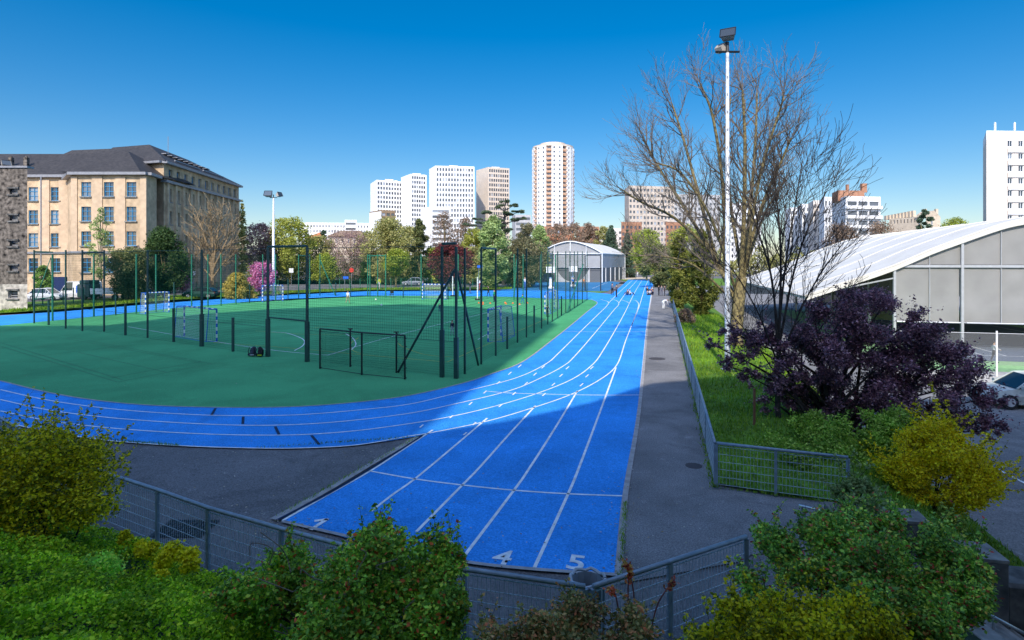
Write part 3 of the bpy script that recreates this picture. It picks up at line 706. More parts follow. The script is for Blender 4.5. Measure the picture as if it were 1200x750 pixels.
q = [(tw[0][0]-.5, 96.4), (tw[1][0]+.6, 91.4), (tw[2][0]+.6, 122.5), (tw[3][0], 124.4)]; r0, r1 = (-61.3, 99.5, 24.7), (-63, 114.5, 24.7)
Q = [(x, y, 20.63) for x, y in q]; rl = (-68.8, 101.5, 24.6)
rf.quad(Q[0], Q[1], r0, rl); rf.quad(Q[1], Q[2], r1, r0); rf.face((Q[2], Q[3], r1)); rf.quad(Q[3], Q[0], rl, r1)
rf.face((rl, r0, r1))
hip(rf, [(-82, 99), (-66, 97.2), (-66, 112), (-82, 112)], 20.1, (-77, 103), (-68.8, 101.5), 24.4)
roof = rf.build('roof', 'slate', t)
for p in (13, 31): ch = MB(); ch.box((*pxp(p, 94), zpx(188, 94)-.3), (.55, .55, 1.5)); ch.tube([(*pxp(p, 94), zpx(188, 94)+.4), (*pxp(p, 94), zpx(183, 94))], .17, 6); ch.build('chimney', 'stone', roof)
sk = MB()
for k in range(9):
    s = lerp(.12, .8, k/8); e = np.array(lerp(np.array(Q[1]), np.array(Q[2]), s)); r = np.array(lerp(np.array(r0), np.array(r1), s)); c = lerp(e, r, .52)+np.array([.12, 0, .1]); sk.box(tuple(c), (1.5, .8, .12), u)
sk.build('skylight', 'zinc', roof)
pg = MB()
for k in range(2):
    e0 = np.array(lerp(np.array(Q[1]), np.array(Q[2]), .12+.33*k)); e1 = np.array(lerp(np.array(Q[1]), np.array(Q[2]), .4+.33*k)); up = (np.array(r0)-np.array(Q[1]))*.18+np.array([.1,0,.12])
    pg.tube([e0+up, e1+up], .14, 5)
pg.build('snow_guard', 'zinc', roof)
mast = MB(); mast.tube([(*pxp(197, 104), 23), (*pxp(197, 104), zpx(160, 104))], .05, 5); mast.build('mast', 'zinc', t)
for p in (79, 183.2): dp = MB(); dp.tube([(pxp(p, 91)[0], 85.9 if p < 100 else 88.9, 0.1), (pxp(p, 91)[0], 85.9 if p < 100 else 88.9, 17.3)], .09, 6); dp.build('drainpipe', 'zinc', t)
dr = MB(); dr.box((*pxp(69, 91.9), 1.3), (2.6, .15, 2.5)); dr.build('door', flat(.01, .02, .09), t)
put_windows(t, wins, 'blue')
# rough stone stair tower at the picture's edge
t = thing('stone_tower', 'dark rubble stone tower with small windows and pale stone base', 'building', (*pxp(5, 60), 0)); wall = MB(); wins = []
a, b = pxp(-45, 60), pxp(32, 60); L = math.dist(a, b); c = 61/77*L
facade(wall, wins, a, b, 2.65, 14.5, [(c-.42, c+.42)], [(z-.27, z+.27) for z in (4.3, 6.8, 9.4, 12.1)], .35)
bb = (b[0]*68.3/60, 68); wall.quad((*b, 2.65), (*bb, 2.65), (*bb, 14.5), (*b, 14.5)); wall.face([(*a, 14.5), (*b, 14.5), (*bb, 14.5), (a[0], 68, 14.5)]); wall.build('wall', 'stone', t)
w2 = MB(); facade(w2, wins, (a[0]-.04, a[1]-.04), (b[0]+.04, b[1]-.04), 0, 2.65, [(c-.5, c+.5)], [(1.2, 2.0)], .35); w2.quad((b[0]+.04, 59.96, 0), (bb[0]+.04, 68, 0), (bb[0]+.04, 68, 2.65), (b[0]+.04, 59.96, 2.65)); w2.build('plinth', 'stonep', t)
for w in wins:
    x, y, z = w[4]
    for dz, hh in ((w[3]/2+.09, .16), (-w[3]/2-.09, .14)): lt = MB(); lt.box((x, 59.93, z+dz), (w[2]+.3, .2, hh)); lt.build('lintel' if dz > 0 else 'window_sill', 'concrete_dark', t)
cp = MB(); cp.box(((a[0]+b[0])/2, 60.3, 14.6), (L+.2, .9, .2)); cp.build('coping', 'zinc', t)
put_windows(t, wins, 'hung')
# ---- towers on the skyline
def PX(*l): return [pxp(*q) for q in l]
def tower(label, l, top, Y, sides, m, **k): return building('tower_block', label, 'building', PX(*l), 0, zpx(top, Y), sides, m, **k)
tower('white tower block leftmost and lowest of the four in a row', [(441,420),(472,430),(466,455),(434,442)], 212, 420, {0:(9,19,.7,.62,.6)}, 'wtower')
tower('narrow white tower block, second from left in the row of four', [(481,410),(500,416),(494,440),(470,428)], 205, 410, {0:(6,20,.76,.62,.8)}, 'wtower')
tower('widest white tower block, beside the beige one', [(510,400),(556,404),(552,432),(503,415)], 195.5, 400, {0:(13,20,.68,.62,.6)}, 'wtower', limit=100)
tower('beige tower block with a dark left side, rightmost of the four in a row', [(572,430),(597,436),(590,462),(558,446)], 197, 430, {0:(9,21,.7,.62,.5)}, 'btower')
for o_, (px_, Y_, z_) in zip([o for o in bpy.data.objects if o.name.startswith('tower_block') and o.parent is None][:4], ((456,438,212),(488,422,205),(531,412,195.5),(580,442,197))):
    q_ = MB(); x_, y_ = pxp(px_, Y_); z_ = zpx(z_, Y_-14); q_.box((x_, y_, z_+1.2), (6, 5, 3.2), (1,.25)); q_.box((x_+5, y_, z_+.9), (2.2, 2.2, 2.4), (1,.25)); q_.build('rooftop_plant', 'bshade', o_)
# the round tower: lobed plan, white fins with orange balcony stacks between
cx, cy = pxp(648, 400); R = 14.3; z1 = zpx(175, 400); t = thing('tower_block', 'tall round tower with white fins and orange balconies, alone right of the others', 'building', (cx, cy, 0)); w = MB(); fin = MB(); wins = []; NF = 28
def rim(k, r, n=24): a = 2*math.pi*(k+.5)/n; return (cx+r*math.cos(a), cy+r*math.sin(a))
for k in range(24):
    bal = k % 3 == 1; r = R-(1.2 if bal else 0)
    p, q = rim(k, r), rim(k+1, r); L = math.dist(p, q); rh = z1/NF; facing = -1 < 1 and (p[1]+q[1])/2 < cy+3
    if bal: q0, p0 = rim(k+1, R), rim(k, R); fin.quad((*p0,0), (*p,0), (*p,z1), (*p0,z1)); fin.quad((*q,0), (*q0,0), (*q0,z1), (*q,z1))
    if facing: facade(w if bal else fin, wins, p, q, 0, z1, [(L*.12, L*.88)] if bal else [(L*.3, L*.62)], [(rh*(i+.3), rh*(i+.78)) for i in range(NF)], .3)
    else: fin.quad((*p,0), (*q,0), (*q,z1), (*p,z1))
fin.build('wall', 'wtower', t); w.build('balcony_recess', 'orange', t)
bm_ = MB()
for k in range(24):
    if k % 3 == 1 and rim(k, R)[1] < cy+4:
        p, q = rim(k, R+.15), rim(k+1, R+.15)
        for i in range(NF): z = z1/NF*i; band(bm_, p, q, z+.45, .9, .18, -.3)
bm_.build('balcony', 'orange', t, kind='stuff')
rp = MB(); rp.prism([rim(k, R*.97) for k in range(24)], z1, z1+1.2); rp.prism([rim(k, R*.6) for k in range(24)], z1+1.2, z1+3.4); rp.build('roof', 'btower', t)
put_windows(t, wins, 'plain')
building('apartment_block', 'low block with blank white side and brown balconied front before the white towers', 'building', PX((447,300),(463,303),(459,320),(433,311)), 0, zpx(248,300), {0:(3,11,.7,.5)}, 'brownb', roofmat='wtower')
sd = MB(); sd.quad((*pxp(432.8,310.5),0), (*pxp(446.9,299.6),0), (*pxp(446.9,299.6),zpx(247.6,300)), (*pxp(432.8,310.5),zpx(247.6,300)))
o = bpy.data.objects['apartment_block']; sd.build('side_wall', 'wtower', o)
building('apartment_block', 'white block with dark window bands between the widest tower and the trees', 'building', PX((506,330),(527,333),(524,350),(493,338)), 0, zpx(244,330), {0:(1,11,.93,.5)}, 'wtower')
building('apartment_block', 'long low white apartment block far beyond the trees', 'building', PX((352,420),(436,428),(436,445),(352,440)), 0, zpx(262,420), {0:(24,9,.45,.5)}, 'wtower', limit=100)
building('apartment_block', 'small white block with dark balconies rising over the long white one', 'building', PX((404,405),(418,406),(418,414),(404,414)), 0, zpx(259,405), {0:(1,9,.86,.45)}, 'wtower')
t = thing('house', 'small pale house with orange tiled roof among the trees', 'house', (*pxp(369, 200), 0)); p4 = PX((359,200),(379,200),(379,212),(359,212)); z = zpx(279,200); w = MB(); wins = []
facade(w, wins, p4[0], p4[1], 0, z, cols(math.dist(p4[0], p4[1]), 3, .35), [(z-2.4, z-.9)]); w.build('wall', 'tan', t); r = MB(); e = [(p[0]*1.0, p[1]) for p in p4]; hip(r, [(e[0][0]-.6, 199.4), (e[1][0]+.6, 199.4), (e[2][0]+.6, 213), (e[3][0]-.6, 213)], z, (e[0][0]+2.5, 206), (e[1][0]-2.5, 206), z+2.2); r.build('roof', 'tile', t); put_windows(t, wins, 'white')
t = thing('house', 'low house with wide dark brown roof beyond the garden trees', 'house', (*pxp(404, 230), 0)); p4 = PX((384,230),(426,230),(426,245),(384,245)); z = zpx(277,230); w = MB(); wins = []
facade(w, wins, p4[0], p4[1], 0, z, cols(math.dist(p4[0], p4[1]), 6, .3), [(z-2.6, z-.9)]); w.build('wall', 'tan', t); r = MB(); hip(r, [(p4[0][0]-.5, 229), (p4[1][0]+.5, 229), (p4[1][0]+.5, 246), (p4[0][0]-.5, 246)], z, (p4[0][0]+3, 237), (p4[1][0]-3, 237), z+2.6); r.build('roof', 'brownb', t); put_windows(t, wins, 'white')
building('apartment_block', 'grey modern block left of the round tower base', 'building', PX((604,360),(622,362),(622,380),(600,372)), 0, zpx(253,360), {0:(1,10,.9,.5)}, 'grey')
building('apartment_block', 'brick and white block at the foot of the round tower', 'building', PX((636,300),(673,304),(673,320),(630,312)), 0, zpx(267,300), {0:(9,6,.6,.45)}, 'brick', roofmat='wtower')
t = thing('brick_hall', 'low brick hall with orange roof behind the small tent hall', 'building', (*pxp(655, 210), 0)); p4 = PX((644,210),(676,212),(674,226),(640,224)); z = zpx(281,210); w = MB(); wins = []
facade(w, wins, p4[0], p4[1], 0, z, cols(math.dist(p4[0], p4[1]), 5, .4), [(z-3, z-1.2)]); w.build('wall', 'brick', t); r = MB(); hip(r, [(p4[0][0]-.5,209.4),(p4[1][0]+.5,211.4),(p4[2][0]+.5,227),(p4[3][0]-.5,225)], z, (p4[0][0]+2,218), (p4[1][0]-2,219), zpx(273,212)); r.build('roof', 'tile', t); put_windows(t, wins, 'white')
for px0, px1, Y, top, lab, m_ in ((676,702,330,267,'orange brick apartment block with white balconies, right of the round tower','brick'), (702,738,320,269,'white and brick terrace block left of the grey slab','bshade'), (728,752,262,262,'orange balconied block at the foot of the grey slab','brick'), (780,803,270,262,'orange and white block seen through the bare branches','brick')):
    building('apartment_block', lab, 'building', PX((px0,Y),(px1,Y+3),(px1,Y+16),(px0,Y+16)), 0, zpx(top,Y), {0:(5,int(zpx(top,Y)/3),.55,.45)}, m_, roofmat='wtower', limit=60)
building('slab_block', 'beige and grey slab block standing behind the bare branches', 'building', PX((737,330),(790,336),(790,352),(732,348)), 0, zpx(219,330), {0:(13,15,.6,.5)}, 'slab', limit=100)
building('slab_block', 'lower grey slab joined right of the beige one behind the bare branches', 'building', PX((790,337),(844,342),(844,356),(790,353)), 0, zpx(229,337), {0:(12,14,.55,.45)}, 'grey', limit=100)
building('apartment_block', 'white block glimpsed through the bare tree right of the tall lamp post', 'building', PX((856,300),(892,304),(892,320),(856,318)), 0, zpx(240,300), {0:(8,11,.5,.5)}, 'wtower', limit=90)
# stepped white apartments on the right
t = building('apartment_block', 'white apartment block with three balconied floors above the big tent', 'building', PX((991,190),(1032,192),(1032,206),(975,207)), 0, zpx(233,190), {0:(3,8,.86,.52,.4),3:(5,8,.4,.42)}, 'wtower', parapet=.9)
br = MB(); p, q = pxp(991,190), pxp(1032,192)
for i in range(8): z = zpx(233,190)/8*i; band(br, p, q, z+.45, 1.0, 1.1, .1)
br.build('balcony', 'wtower', t); ph = MB(); ph.prism(PX((982,196),(1013,197),(1013,204),(975,204)), zpx(233,190), zpx(223,196)); ph.build('penthouse', 'brick', t)
for px_, s_ in ((1012,(1.6,1.2,3)),(993,(.8,.8,2.4))): cm = MB(); cm.box((*pxp(px_,198), zpx(222,198)+.45), s_); cm.build('chimney', 'brick', t)
an = MB(); an.tube([(*pxp(995,196), zpx(226,196)), (*pxp(995,196), zpx(208,196))], .07, 4); an.box((*pxp(995,196), zpx(211,196)), (1.6,.06,.06)); an.build('aerial', 'zinc', t)
for k, (x0, x1, Y, top) in enumerate(((966,978,222,233),(953,967,240,237),(940,954,258,241),(926,941,276,245))):
    building('terrace_block', ['white stepped block directly left of the balconied apartments','white stepped block with flat roof, second left of the balconied apartments','white stepped block, third left of the balconied apartments','lowest white stepped block, nearest the bare tree'][k], 'building', PX((x0,Y),(x1,Y+1),(x1,Y+14),(x0-6,Y+14)), 0, zpx(top,Y), {0:(3,9,.5,.5),3:(4,9,.35,.4)}, ['wtower','bshade','wtower','wtower'][k], limit=60)
t = thing('terrace_houses', 'tan row of houses with many chimneys beyond the tent roof', 'house', (*pxp(1060, 260), 0)); w = MB(); wins = []; p, q = pxp(1042,262), pxp(1078,250); z = zpx(255,255)
facade(w, wins, p, q, 0, z, cols(math.dist(p, q), 9, .35), [(z-2.3, z-.7)]); w.prism([p, q, (q[0]+2, q[1]+10), (p[0]+2, p[1]+10)], z-.05, z); w.build('wall', 'tan', t); c = MB()
for k in range(9): x, y = lerp(np.array(p), np.array(q), (k+.5)/9); c.box((x, y+3, z+.6+k*.12), (1.2, 1.6, 1.8+k*.1))
c.build('chimney', 'tan', t, kind='stuff'); put_windows(t, wins, 'plain')
t = thing('gable_house', 'tan house with a blank gable and chimneys left of the yellow tree', 'house', (*pxp(1094, 245), 0)); w = MB(); p, q = pxp(1085,245), pxp(1102,246); zt = zpx(248,245); wins = []
facade(w, wins, p, q, 0, zt-2, [(2.4,3.4)], [(zt-5.5,zt-3.8)]); w.face([(*p,zt-2),(*q,zt-2),((p[0]+q[0])/2,p[1],zt+.5)]); w.quad((*p,zt-2), ((p[0]+q[0])/2,p[1],zt+.5), ((p[0]+q[0])/2,p[1]+8,zt+.5), (p[0],p[1]+8,zt-2)); w.build('wall', 'tan', t); 
for xx in (p[0]+1, q[0]-1): c = MB(); c.box((xx,p[1]+2,zt+.2),(1,1,2.2)); c.build('chimney', 'tan', t)
put_windows(t, wins, 'white')
# high-rise at the right edge
Y = 140; p4 = PX((1156,Y),(1330,Y+2),(1330,Y+16),(1152,Y+12)); z1 = zpx(153,Y); t = thing('high_rise', 'cream high-rise with blank end wall and two antennas at right edge', 'building', (p4[0][0]+8, Y+6, 0)); w = MB(); wins = []; L = math.dist(p4[0], p4[1]); k = F/Y
zs = [(zpx(168+14.6*i, Y)-.72, zpx(168+14.6*i, Y)+.72) for i in range(11)][::-1]
facade(w, wins, p4[0], p4[1], 0, z1-2.2, [((1185+13.4*i-1156)/k-.62, (1185+13.4*i-1156)/k+.62) for i in range(8)], zs, .2)
w.quad((*p4[3],0), (*p4[0],0), (*p4[0],z1-2.2), (*p4[3],z1-2.2)); w.build('wall', 'bshade', t); r = MB(); r.prism(p4, z1-2.2, z1); r.build('roof_band', 'wtower', t)
sp_ = MB()
for i in range(11): band(sp_, pxp(1181.5,Y+.05), pxp(1330,Y+2.05), (zs[i][0]+zs[i][1])/2-1.5, 1.2, .1, 0)
sp_.build('spandrel_band', 'wtower', t)
for p_ in (1166,1189):
    an = MB(); x, y = pxp(p_, Y+5); an.tube([(x,y,z1),(x,y,z1+3.2)], .07, 6); an.box((x,y,z1+2.1), (.32,.3,1.9)); an.build('antenna', 'wpaint', t)
put_windows(t, wins, 'white')
# buildings behind the photographer: their shadow lies over the near half of the ground
dsh = lambda x, y, H: (x-math.sin(SUN_AZ)*H/math.tan(SUN_EL), y-math.cos(SUN_AZ)*H/math.tan(SUN_EL))
HA = 61; fr = [dsh(x, y, HA) for x, y in ((-62,44.8),(-31,45.8),(-29.5,55.5),(-25,61.6),(-12,68.8),(-3.8,64),(2.7,52),(3.6,46.5))]
poly = fr+[(fr[-1][0]-22*math.tan(SUN_AZ), fr[-1][1]-22), (fr[0][0], fr[-1][1]-22)]
building('tower_block', 'tall building behind the viewpoint that shades the pitch', 'building', poly[::-1], 0, HA-.9, {3:(5,15,.5,.45)}, 'bshade', limit=20)
HB = 26; fr = [dsh(x, y, HB) for x, y in ((-2.6,17.2),(0,18.6),(2.7,20.8),(5.7,24.2),(9,25.4),(24,27),(60,27))]
building('apartment_block', 'lower building behind the viewpoint that shades the sprint straight', 'building', (fr+[(fr[-1][0], -30), (fr[0][0]-.6-(fr[0][1]+30)*math.tan(SUN_AZ), -30)])[::-1], 0, HB-.9, {3:(5,6,.5,.45)}, 'bshade', limit=20)
# ---- tents
ax = (.2385, .971); bx = (.971, -.2385); O = (33.4, 43.7)
def TP(s, a, z): return (O[0]+bx[0]*s+ax[0]*a, O[1]+bx[1]*s+ax[1]*a, z)
prof = [(-10.7,2.25),(-9,2.9),(-7,3.65),(-4.46,4.65),(-2,5.85),(0,6.68),(2.4,7.62),(3.9,8.0),(6.5,8.5),(10,8.75)]
prof = smooth_line(prof, 3); prof = prof+[(20-s, z) for s, z in prof[::-1][1:]]
t = thing('tennis_tent', 'big white barrel-roofed tent over the tennis courts on the right', 'tent', TP(10,18,-1.6)); r = MB(); NB = 7; LB = 38/NB; n = len(prof)
rows = []
for b in range(NB):
    for i in range(6):
        rows.append((b*LB+LB*i/6, -.02*math.sin(math.pi*i/6)))
rows.append((38, 0))
for a_, dz in rows:
    for s, z in prof: r.v.append(TP(s, a_, z+dz*(.4+.6*min(1,(z-2)/4))))
for j in range(len(rows)-1):
    for i in range(n-1): k = j*n+i; r.f.append((k, k+1, k+n+1, k+n)); r.mi.append(0)
r.build('roof', 'tarp', t, smooth=True)
for b in range(NB+1):
    e = MB(); e.tube([TP(s, b*LB-.02, z+.03) for s, z in prof], .09 if b == 0 else .035, 6); e.build('arch', 'tarp', t, smooth=True)
v = MB()
for i in range(n-1): (s0, z0), (s1, z1) = prof[i], prof[i+1]; v.quad(TP(s0,-.2,z0-.34), TP(s1,-.2,z1-.34), TP(s1,-.2,z1), TP(s0,-.2,z0))
v.build('roof_edge', 'tarp', t)
g = MB(); top = [(s, z-.06) for s, z in prof if -4.46 <= s <= 24.46]
for (s0, z0), (s1, z1) in zip(top, top[1:]): g.quad(TP(s0,.1,4.75), TP(s1,.1,4.75), TP(s1,.1,max(4.76,z1)), TP(s0,.1,max(4.76,z0)))
for s0, s1 in ((-4.3,-.15),(.15,5),(5,9.9),(9.9,14.8),(14.8,19.8),(19.8,24.4)): g.quad(TP(s0,.1,.42), TP(s1,.1,.42), TP(s1,.1,4.5), TP(s0,.1,4.5))
g.build('gable_screen', 'gable', t)
bm_ = MB(); bm_.box(TP(10,.05,4.62), (29.2,.2,.19), bx)
for s in (-2.1,2.5,7.4,12.3): bm_.tube([TP(s,.02,.45),TP(s,.02,[z for q,z in prof if q >= s][0]-.1)], .035, 5)
for s in (-4.3,.0,9.9): bm_.tube([TP(s,-.02,.42),TP(s+4.6,-.02,.42)], .06, 5)
bm_.tube([TP(-3.9,.2,2.4),TP(-1.2,.2,5.9)], .05, 5); bm_.build('beam', 'alu', t)
for s, zt in ((-4.46,4.6),(0,6.6),(9.9,8.6),(19.8,6.6),(24.46,4.6)):
    for a_ in (0, 38):
        p_ = MB(); p_.box(TP(s,a_,(zt-1.6)/2), (.17,.22,zt+1.6), bx); p_.build('post', 'alu', t)
for b in range(1, NB):
    p_ = MB(); p_.box(TP(-4.46,b*LB,1.5), (.2,.25,6.2), bx); p_.build('post', 'alu', t)
for b in range(NB+1):
    p_ = MB(); p_.tube([TP(-4.5,b*LB,3.7), TP(-10.3,b*LB,2.35)], .06, 5); p_.build('strut', 'alu', t)
sw = MB(); sw.quad(TP(-4.5,.2,.4), TP(-4.5,38,.4), TP(-4.5,38,4.6), TP(-4.5,.2,4.6)); sw.build('side_screen', scrimmat('tent_side_dark', (.1,.1,.06), .85), t)
gl = MB(); gl.box(TP(-10.6,19,2.1), (.1,38,.14), bx); gl.build('gutter', 'alu', t)
fb = MB()
for (s0, z0), (s1, z1) in zip(prof, prof[1:]): fb.quad(TP(s0,37.9,.4), TP(s1,37.9,.4), TP(s1,37.9,z1), TP(s0,37.9,z0))
fb.build('back_screen', 'gable', t)
struct(fillpoly([TP(-8,-9.3,0)[:2],TP(26,-9.3,0)[:2],TP(26,40,0)[:2],TP(-6,40,0)[:2]], -1.604).build('tennis_surround', 'tgreen'))
struct(fillpoly([TP(-2,-5,0)[:2],TP(13,-5,0)[:2],TP(13,24,0)[:2],TP(-2,24,0)[:2]], -1.598).build('tennis_court', 'tdark'))
m = MB()
for s in (.2, 1.6, 11.2): ribbon(m, [TP(s,-2.5,0)[:2], TP(s,21,0)[:2]], .08, -1.592)
for a_ in (-2.5, 3, 14, 21): ribbon(m, [TP(.2,a_,0)[:2], TP(11.2,a_,0)[:2]], .08, -1.591)
struct(m.build('tennis_line', 'white'))
struct(fillpoly([TP(-9,-9.3,0)[:2],TP(26,-9.3,0)[:2],TP(26,-13,0)[:2],TP(-9,-13,0)[:2]], -1.607).build('paved_strip', 'pale'))
m = MB()
for a_, b_ in (((1148,552),(1178,546)),((1166,548),(1215,573))): ribbon(m, [G(*a_,-1.6)[:2], G(*b_,-1.6)[:2]], .09, -1.606)
struct(m.build('parking_line', 'white'))
t = thing('court_fence', 'white net post and grey netting beside the tennis court', 'fence', (*G(1168,440,-1.6),))
x, y, z = G(1168,441,-1.6); p_ = MB(); p_.tube([(x,y,z),(x,y,z+2.6)], .05, 8); p_.build('post', 'wpaint', t)
a_ = (x-bx[0]*5, y-bx[1]*5); b_ = (x+bx[0]*7, y+bx[1]*7); nn = MB(); nn.quad((*a_,-.95), (*b_,-.95), (*b_,.85), (*a_,.85)); nn.build('netting', scrimmat('netting_grey', (.32,.32,.33), .32), t)
c = MB(); c.tube([(*a_,.86),(*b_,.86)], .02, 5); c.build('top_cable', 'alu', t)
# small hall tent at the far end
E0, E1 = np.array((21.2,138.)), np.array((6.6,141.6)); D = np.array((10.6,28.)); ze, zp = 6.8, 9.6
def SP(u_, d, z): q = E1+(E0-E1)*u_+D*d; return (q[0], q[1], z)
arch = [(u_, ze+(zp-ze)*(1-abs(2*u_-1)**1.7)) for u_ in np.linspace(0, 1, 17)]
t = thing('sports_hall_tent', 'small arched grey tent hall at the far end of the track', 'tent', SP(.5,.5,0)); r = MB()
for (u0, z0), (u1, z1) in zip(arch, arch[1:]): r.quad(SP(u0,-.01,z0+.1), SP(u1,-.01,z1+.1), SP(u1,1,z1+.1), SP(u0,1,z0+.1))
r.build('roof', 'tarp', t, smooth=True); g = MB()
for (u0, z0), (u1, z1) in zip(arch, arch[1:]): g.quad(SP(u0,0,ze), SP(u1,0,ze), SP(u1,0,z1+.02), SP(u0,0,z0+.02)); g.quad(SP(u0,0,3.6), SP(u1,0,3.6), SP(u1,0,ze), SP(u0,0,ze))
g.quad(SP(1,0,3.4), SP(1,1,3.4), SP(1,1,ze), SP(1,0,ze)); g.build('gable_screen', 'gable2', t)
lo = MB(); lo.quad(SP(0,.02,0), SP(1,.02,0), SP(1,.02,3.6), SP(0,.02,3.6)); lo.quad(SP(.998,0.02,0), SP(.998,1,0), SP(.998,1,3.4), SP(.998,0.02,3.4)); lo.quad(SP(0,0.02,0), SP(0,1,0), SP(0,1,ze), SP(0,.02,ze)); lo.build('lower_screen', flat(.12,.125,.13), t)
wp = MB(); arc = [(lerp(.26,.8,i/12), .15+3.3*abs(2*i/12-1)**2.6) for i in range(13)]
for (u0, z0), (u1, z1) in zip(arch, arch[1:]): pass
for (u0, z0), (u1, z1) in zip(arc, arc[1:]): wp.quad(SP(u0,.012,.02), SP(u1,.012,.02), SP(u1,.012,z1), SP(u0,.012,z0))
wp.build('ramp_panel', 'grey', t); fm = MB()
fm.tube([SP(u_,-.012,z_+.08) for u_, z_ in arch], .13, 6)
for u_ in (0,.5,1): fm.tube([SP(u_,-.01,0), SP(u_,-.01,arch[int(u_*16)][1])], .11, 6)
for u_ in (.25,.75): fm.tube([SP(u_,-.01,3.4), SP(u_,-.01,arch[int(u_*16)][1])], .07, 5)
fm.tube([SP(0,-.01,ze), SP(1,-.01,ze)], .09, 5); fm.tube([SP(0,-.01,3.5), SP(1,-.01,3.5)], .05, 5)
fm.tube([SP(1,1,0), SP(1,1,ze), SP(1,0,ze)], .13, 5); fm.build('frame', 'wpaint', t)
for d in np.linspace(.12,.9,5):
    q = MB(); q.tube([SP(1.002,d,0), SP(1.002,d,3.4)], .1, 5); q.build('side_post', 'wpaint', t)
# ================================================================ sports fence round the pitch
def gp(px, py): return G(px, py)[:2]
def post(t, px, py, top, w=.09, m='dgreen', thick=0):
    x, y = gp(px, py); h = zpx(top, y); q = MB(); q.box((x, y, h/2), (w, w, h), (.97,-.24))
    if thick: q.box((x-.0, y-.005, thick/2), (w*1.75, w*1.75, thick), (.97,-.24))
    q.build('post', m, t); return x, y, h
def tbar(t, name, a, b, r=.045, m='dgreen', n=6):
    q = MB(); q.tube([a, b], r, n); q.build(name, m, t)
HF = 5.75
# near side
t = thing('sports_fence', 'tall dark green fence with goal-net panels along the near side of the pitch', 'fence', (*gp(280,413), 0))
A, B = gp(534.6,443), gp(40,379)
for px, py, th in ((534.6,443.5,1.75),(518,442,2.05),(360,424,2.0),(314,418,2.0),(236.5,406,1.9),(173,396,0),(122,388.5,0),(96.5,388,0),(77,385,0),(40,379,0)):
    post(t, px, py, 289 if px > 300 else 293, .1 if th else .085, thick=th)
for px, py, tp in ((273,412,372),(203.5,400.7,361),(147,393,356),(57,381,352)): post(t, px, py, tp, .11)
def seg(p, q, z0, z1, m_, name, par):
    o = netquad(gp(*p), gp(*q), z0, z1); o.build(name, m_, par)
for p, q in (((534.6,443.5),(360,424)),((314,418),(40,379))):
    seg(p, q, 1.55, HF-.1, 'dnet', 'net', t); seg(p, q, .05, 1.55, 'dnet2', 'wire_panel', t); tbar(t, 'cable', (*gp(*p),1.56), (*gp(*q),1.56), .012)
    tbar(t, 'top_cable', (*gp(*p),HF-.1), (*gp(*q),HF-.1), .012)
seg((360,424),(314,418), 1.95, HF-.1, 'dnet', 'net', t)
for pa, pb in (((534.6,443.5),(518,442)),((360,424),(314,418))): tbar(t, 'top_bar', (*gp(*pa),HF), (*gp(*pb),HF), .06)
tbar(t, 'crossbar', (*gp(360,424),2.02), (*gp(314,418),2.06), .04)
tbar(t, 'top_bar', (*gp(122,388.5),HF-.15), (*gp(96.5,388),HF-.15), .05)
tbar(t, 'brace', (*gp(466.5,437),.03), (*gp(533,443),4.65), .055)
# right side
t = thing('sports_fence', 'dark green fence along the right side of the pitch beside the running track', 'fence', (*gp(640,381), 0))
RP = [(544.7,438.3),(564,427),(581,417),(606.5,401.6),(617,395.5),(634.7,385),(642,380.3),(647.3,377),(653.5,373.3),(663,367.3),(668,364),(673,361),(677,358.6),(682.5,355),(688,351.6)]
for k, (px, py) in enumerate(RP): post(t, px, py, 291 if px < 620 else 294.5, .085)
for px, py, tp in ((594.5,409,371),(626,390,358),(658,370,347)): post(t, px, py, tp, .1)
for p, q in zip([(534.6,443.3)]+RP[3::4], RP[3::4]+[RP[-1]]):
    if p == q: continue
    seg(p, q, 1.5, HF-.1, 'dnet', 'net', t); seg(p, q, .05, 1.5, 'dnet2', 'wire_panel', t)
tbar(t, 'cable', (*gp(534.6,443.3),1.5), (*gp(688,351.6),1.5), .012)
tbar(t, 'brace', (*gp(560.5,428.5),.03), (*gp(535.5,443),4.6), .055)
tbar(t, 'top_bar', (*gp(564,427),HF-.1), (*gp(581,417),HF-.1), .05)
tbar(t, 'brace', (*gp(664.5,367),.05), (*gp(683.5,355),4.6), .06, 'mgreen')
# left and far sides
t = thing('sports_fence', 'green fence along the left side of the pitch in front of the school', 'fence', (*gp(224,360), 0))
LP = [(61.6,376),(110,371),(159.8,367.5),(182.8,365.8),(224.6,360),(243.7,359.5),(259,358.4),(276.4,356.7),(308,353.6),(323,352.6),(350,349.6),(363,348),(375,346.7)]
for px, py in LP: post(t, px, py, 298, .1, 'mgreen')
for px, py, tp in ((135.6,369.5,346),(204,363,331),(292.5,355,333),(337.5,350.8,327)): post(t, px, py, tp, .09)
for p, q in (((61.6,376),(159.8,367.5)),((159.8,367.5),(243.7,359.5)),((243.7,359.5),(308,353.6)),((308,353.6),(375,346.7))):
    seg(p, q, 1.5, HF, 'gnet', 'net', t); seg(p, q, .05, 1.5, 'dnet2', 'wire_panel', t)
tbar(t, 'top_bar', (*gp(61.6,376),HF), (*gp(40,379),HF), .06, 'mgreen'); tbar(t, 'crossbar', (*gp(61.6,376),1.95), (*gp(40,379),1.95), .05, 'mgreen')
tbar(t, 'top_bar', (*gp(350,349.6),HF), (*gp(363,348),HF), .06, 'mgreen'); tbar(t, 'brace', (*gp(59.5,376.5),5.3), (*gp(42,379),1.9), .03, 'mgreen')
t = thing('sports_fence', 'green fence along the far side of the pitch', 'fence', (*gp(525,350), 0))
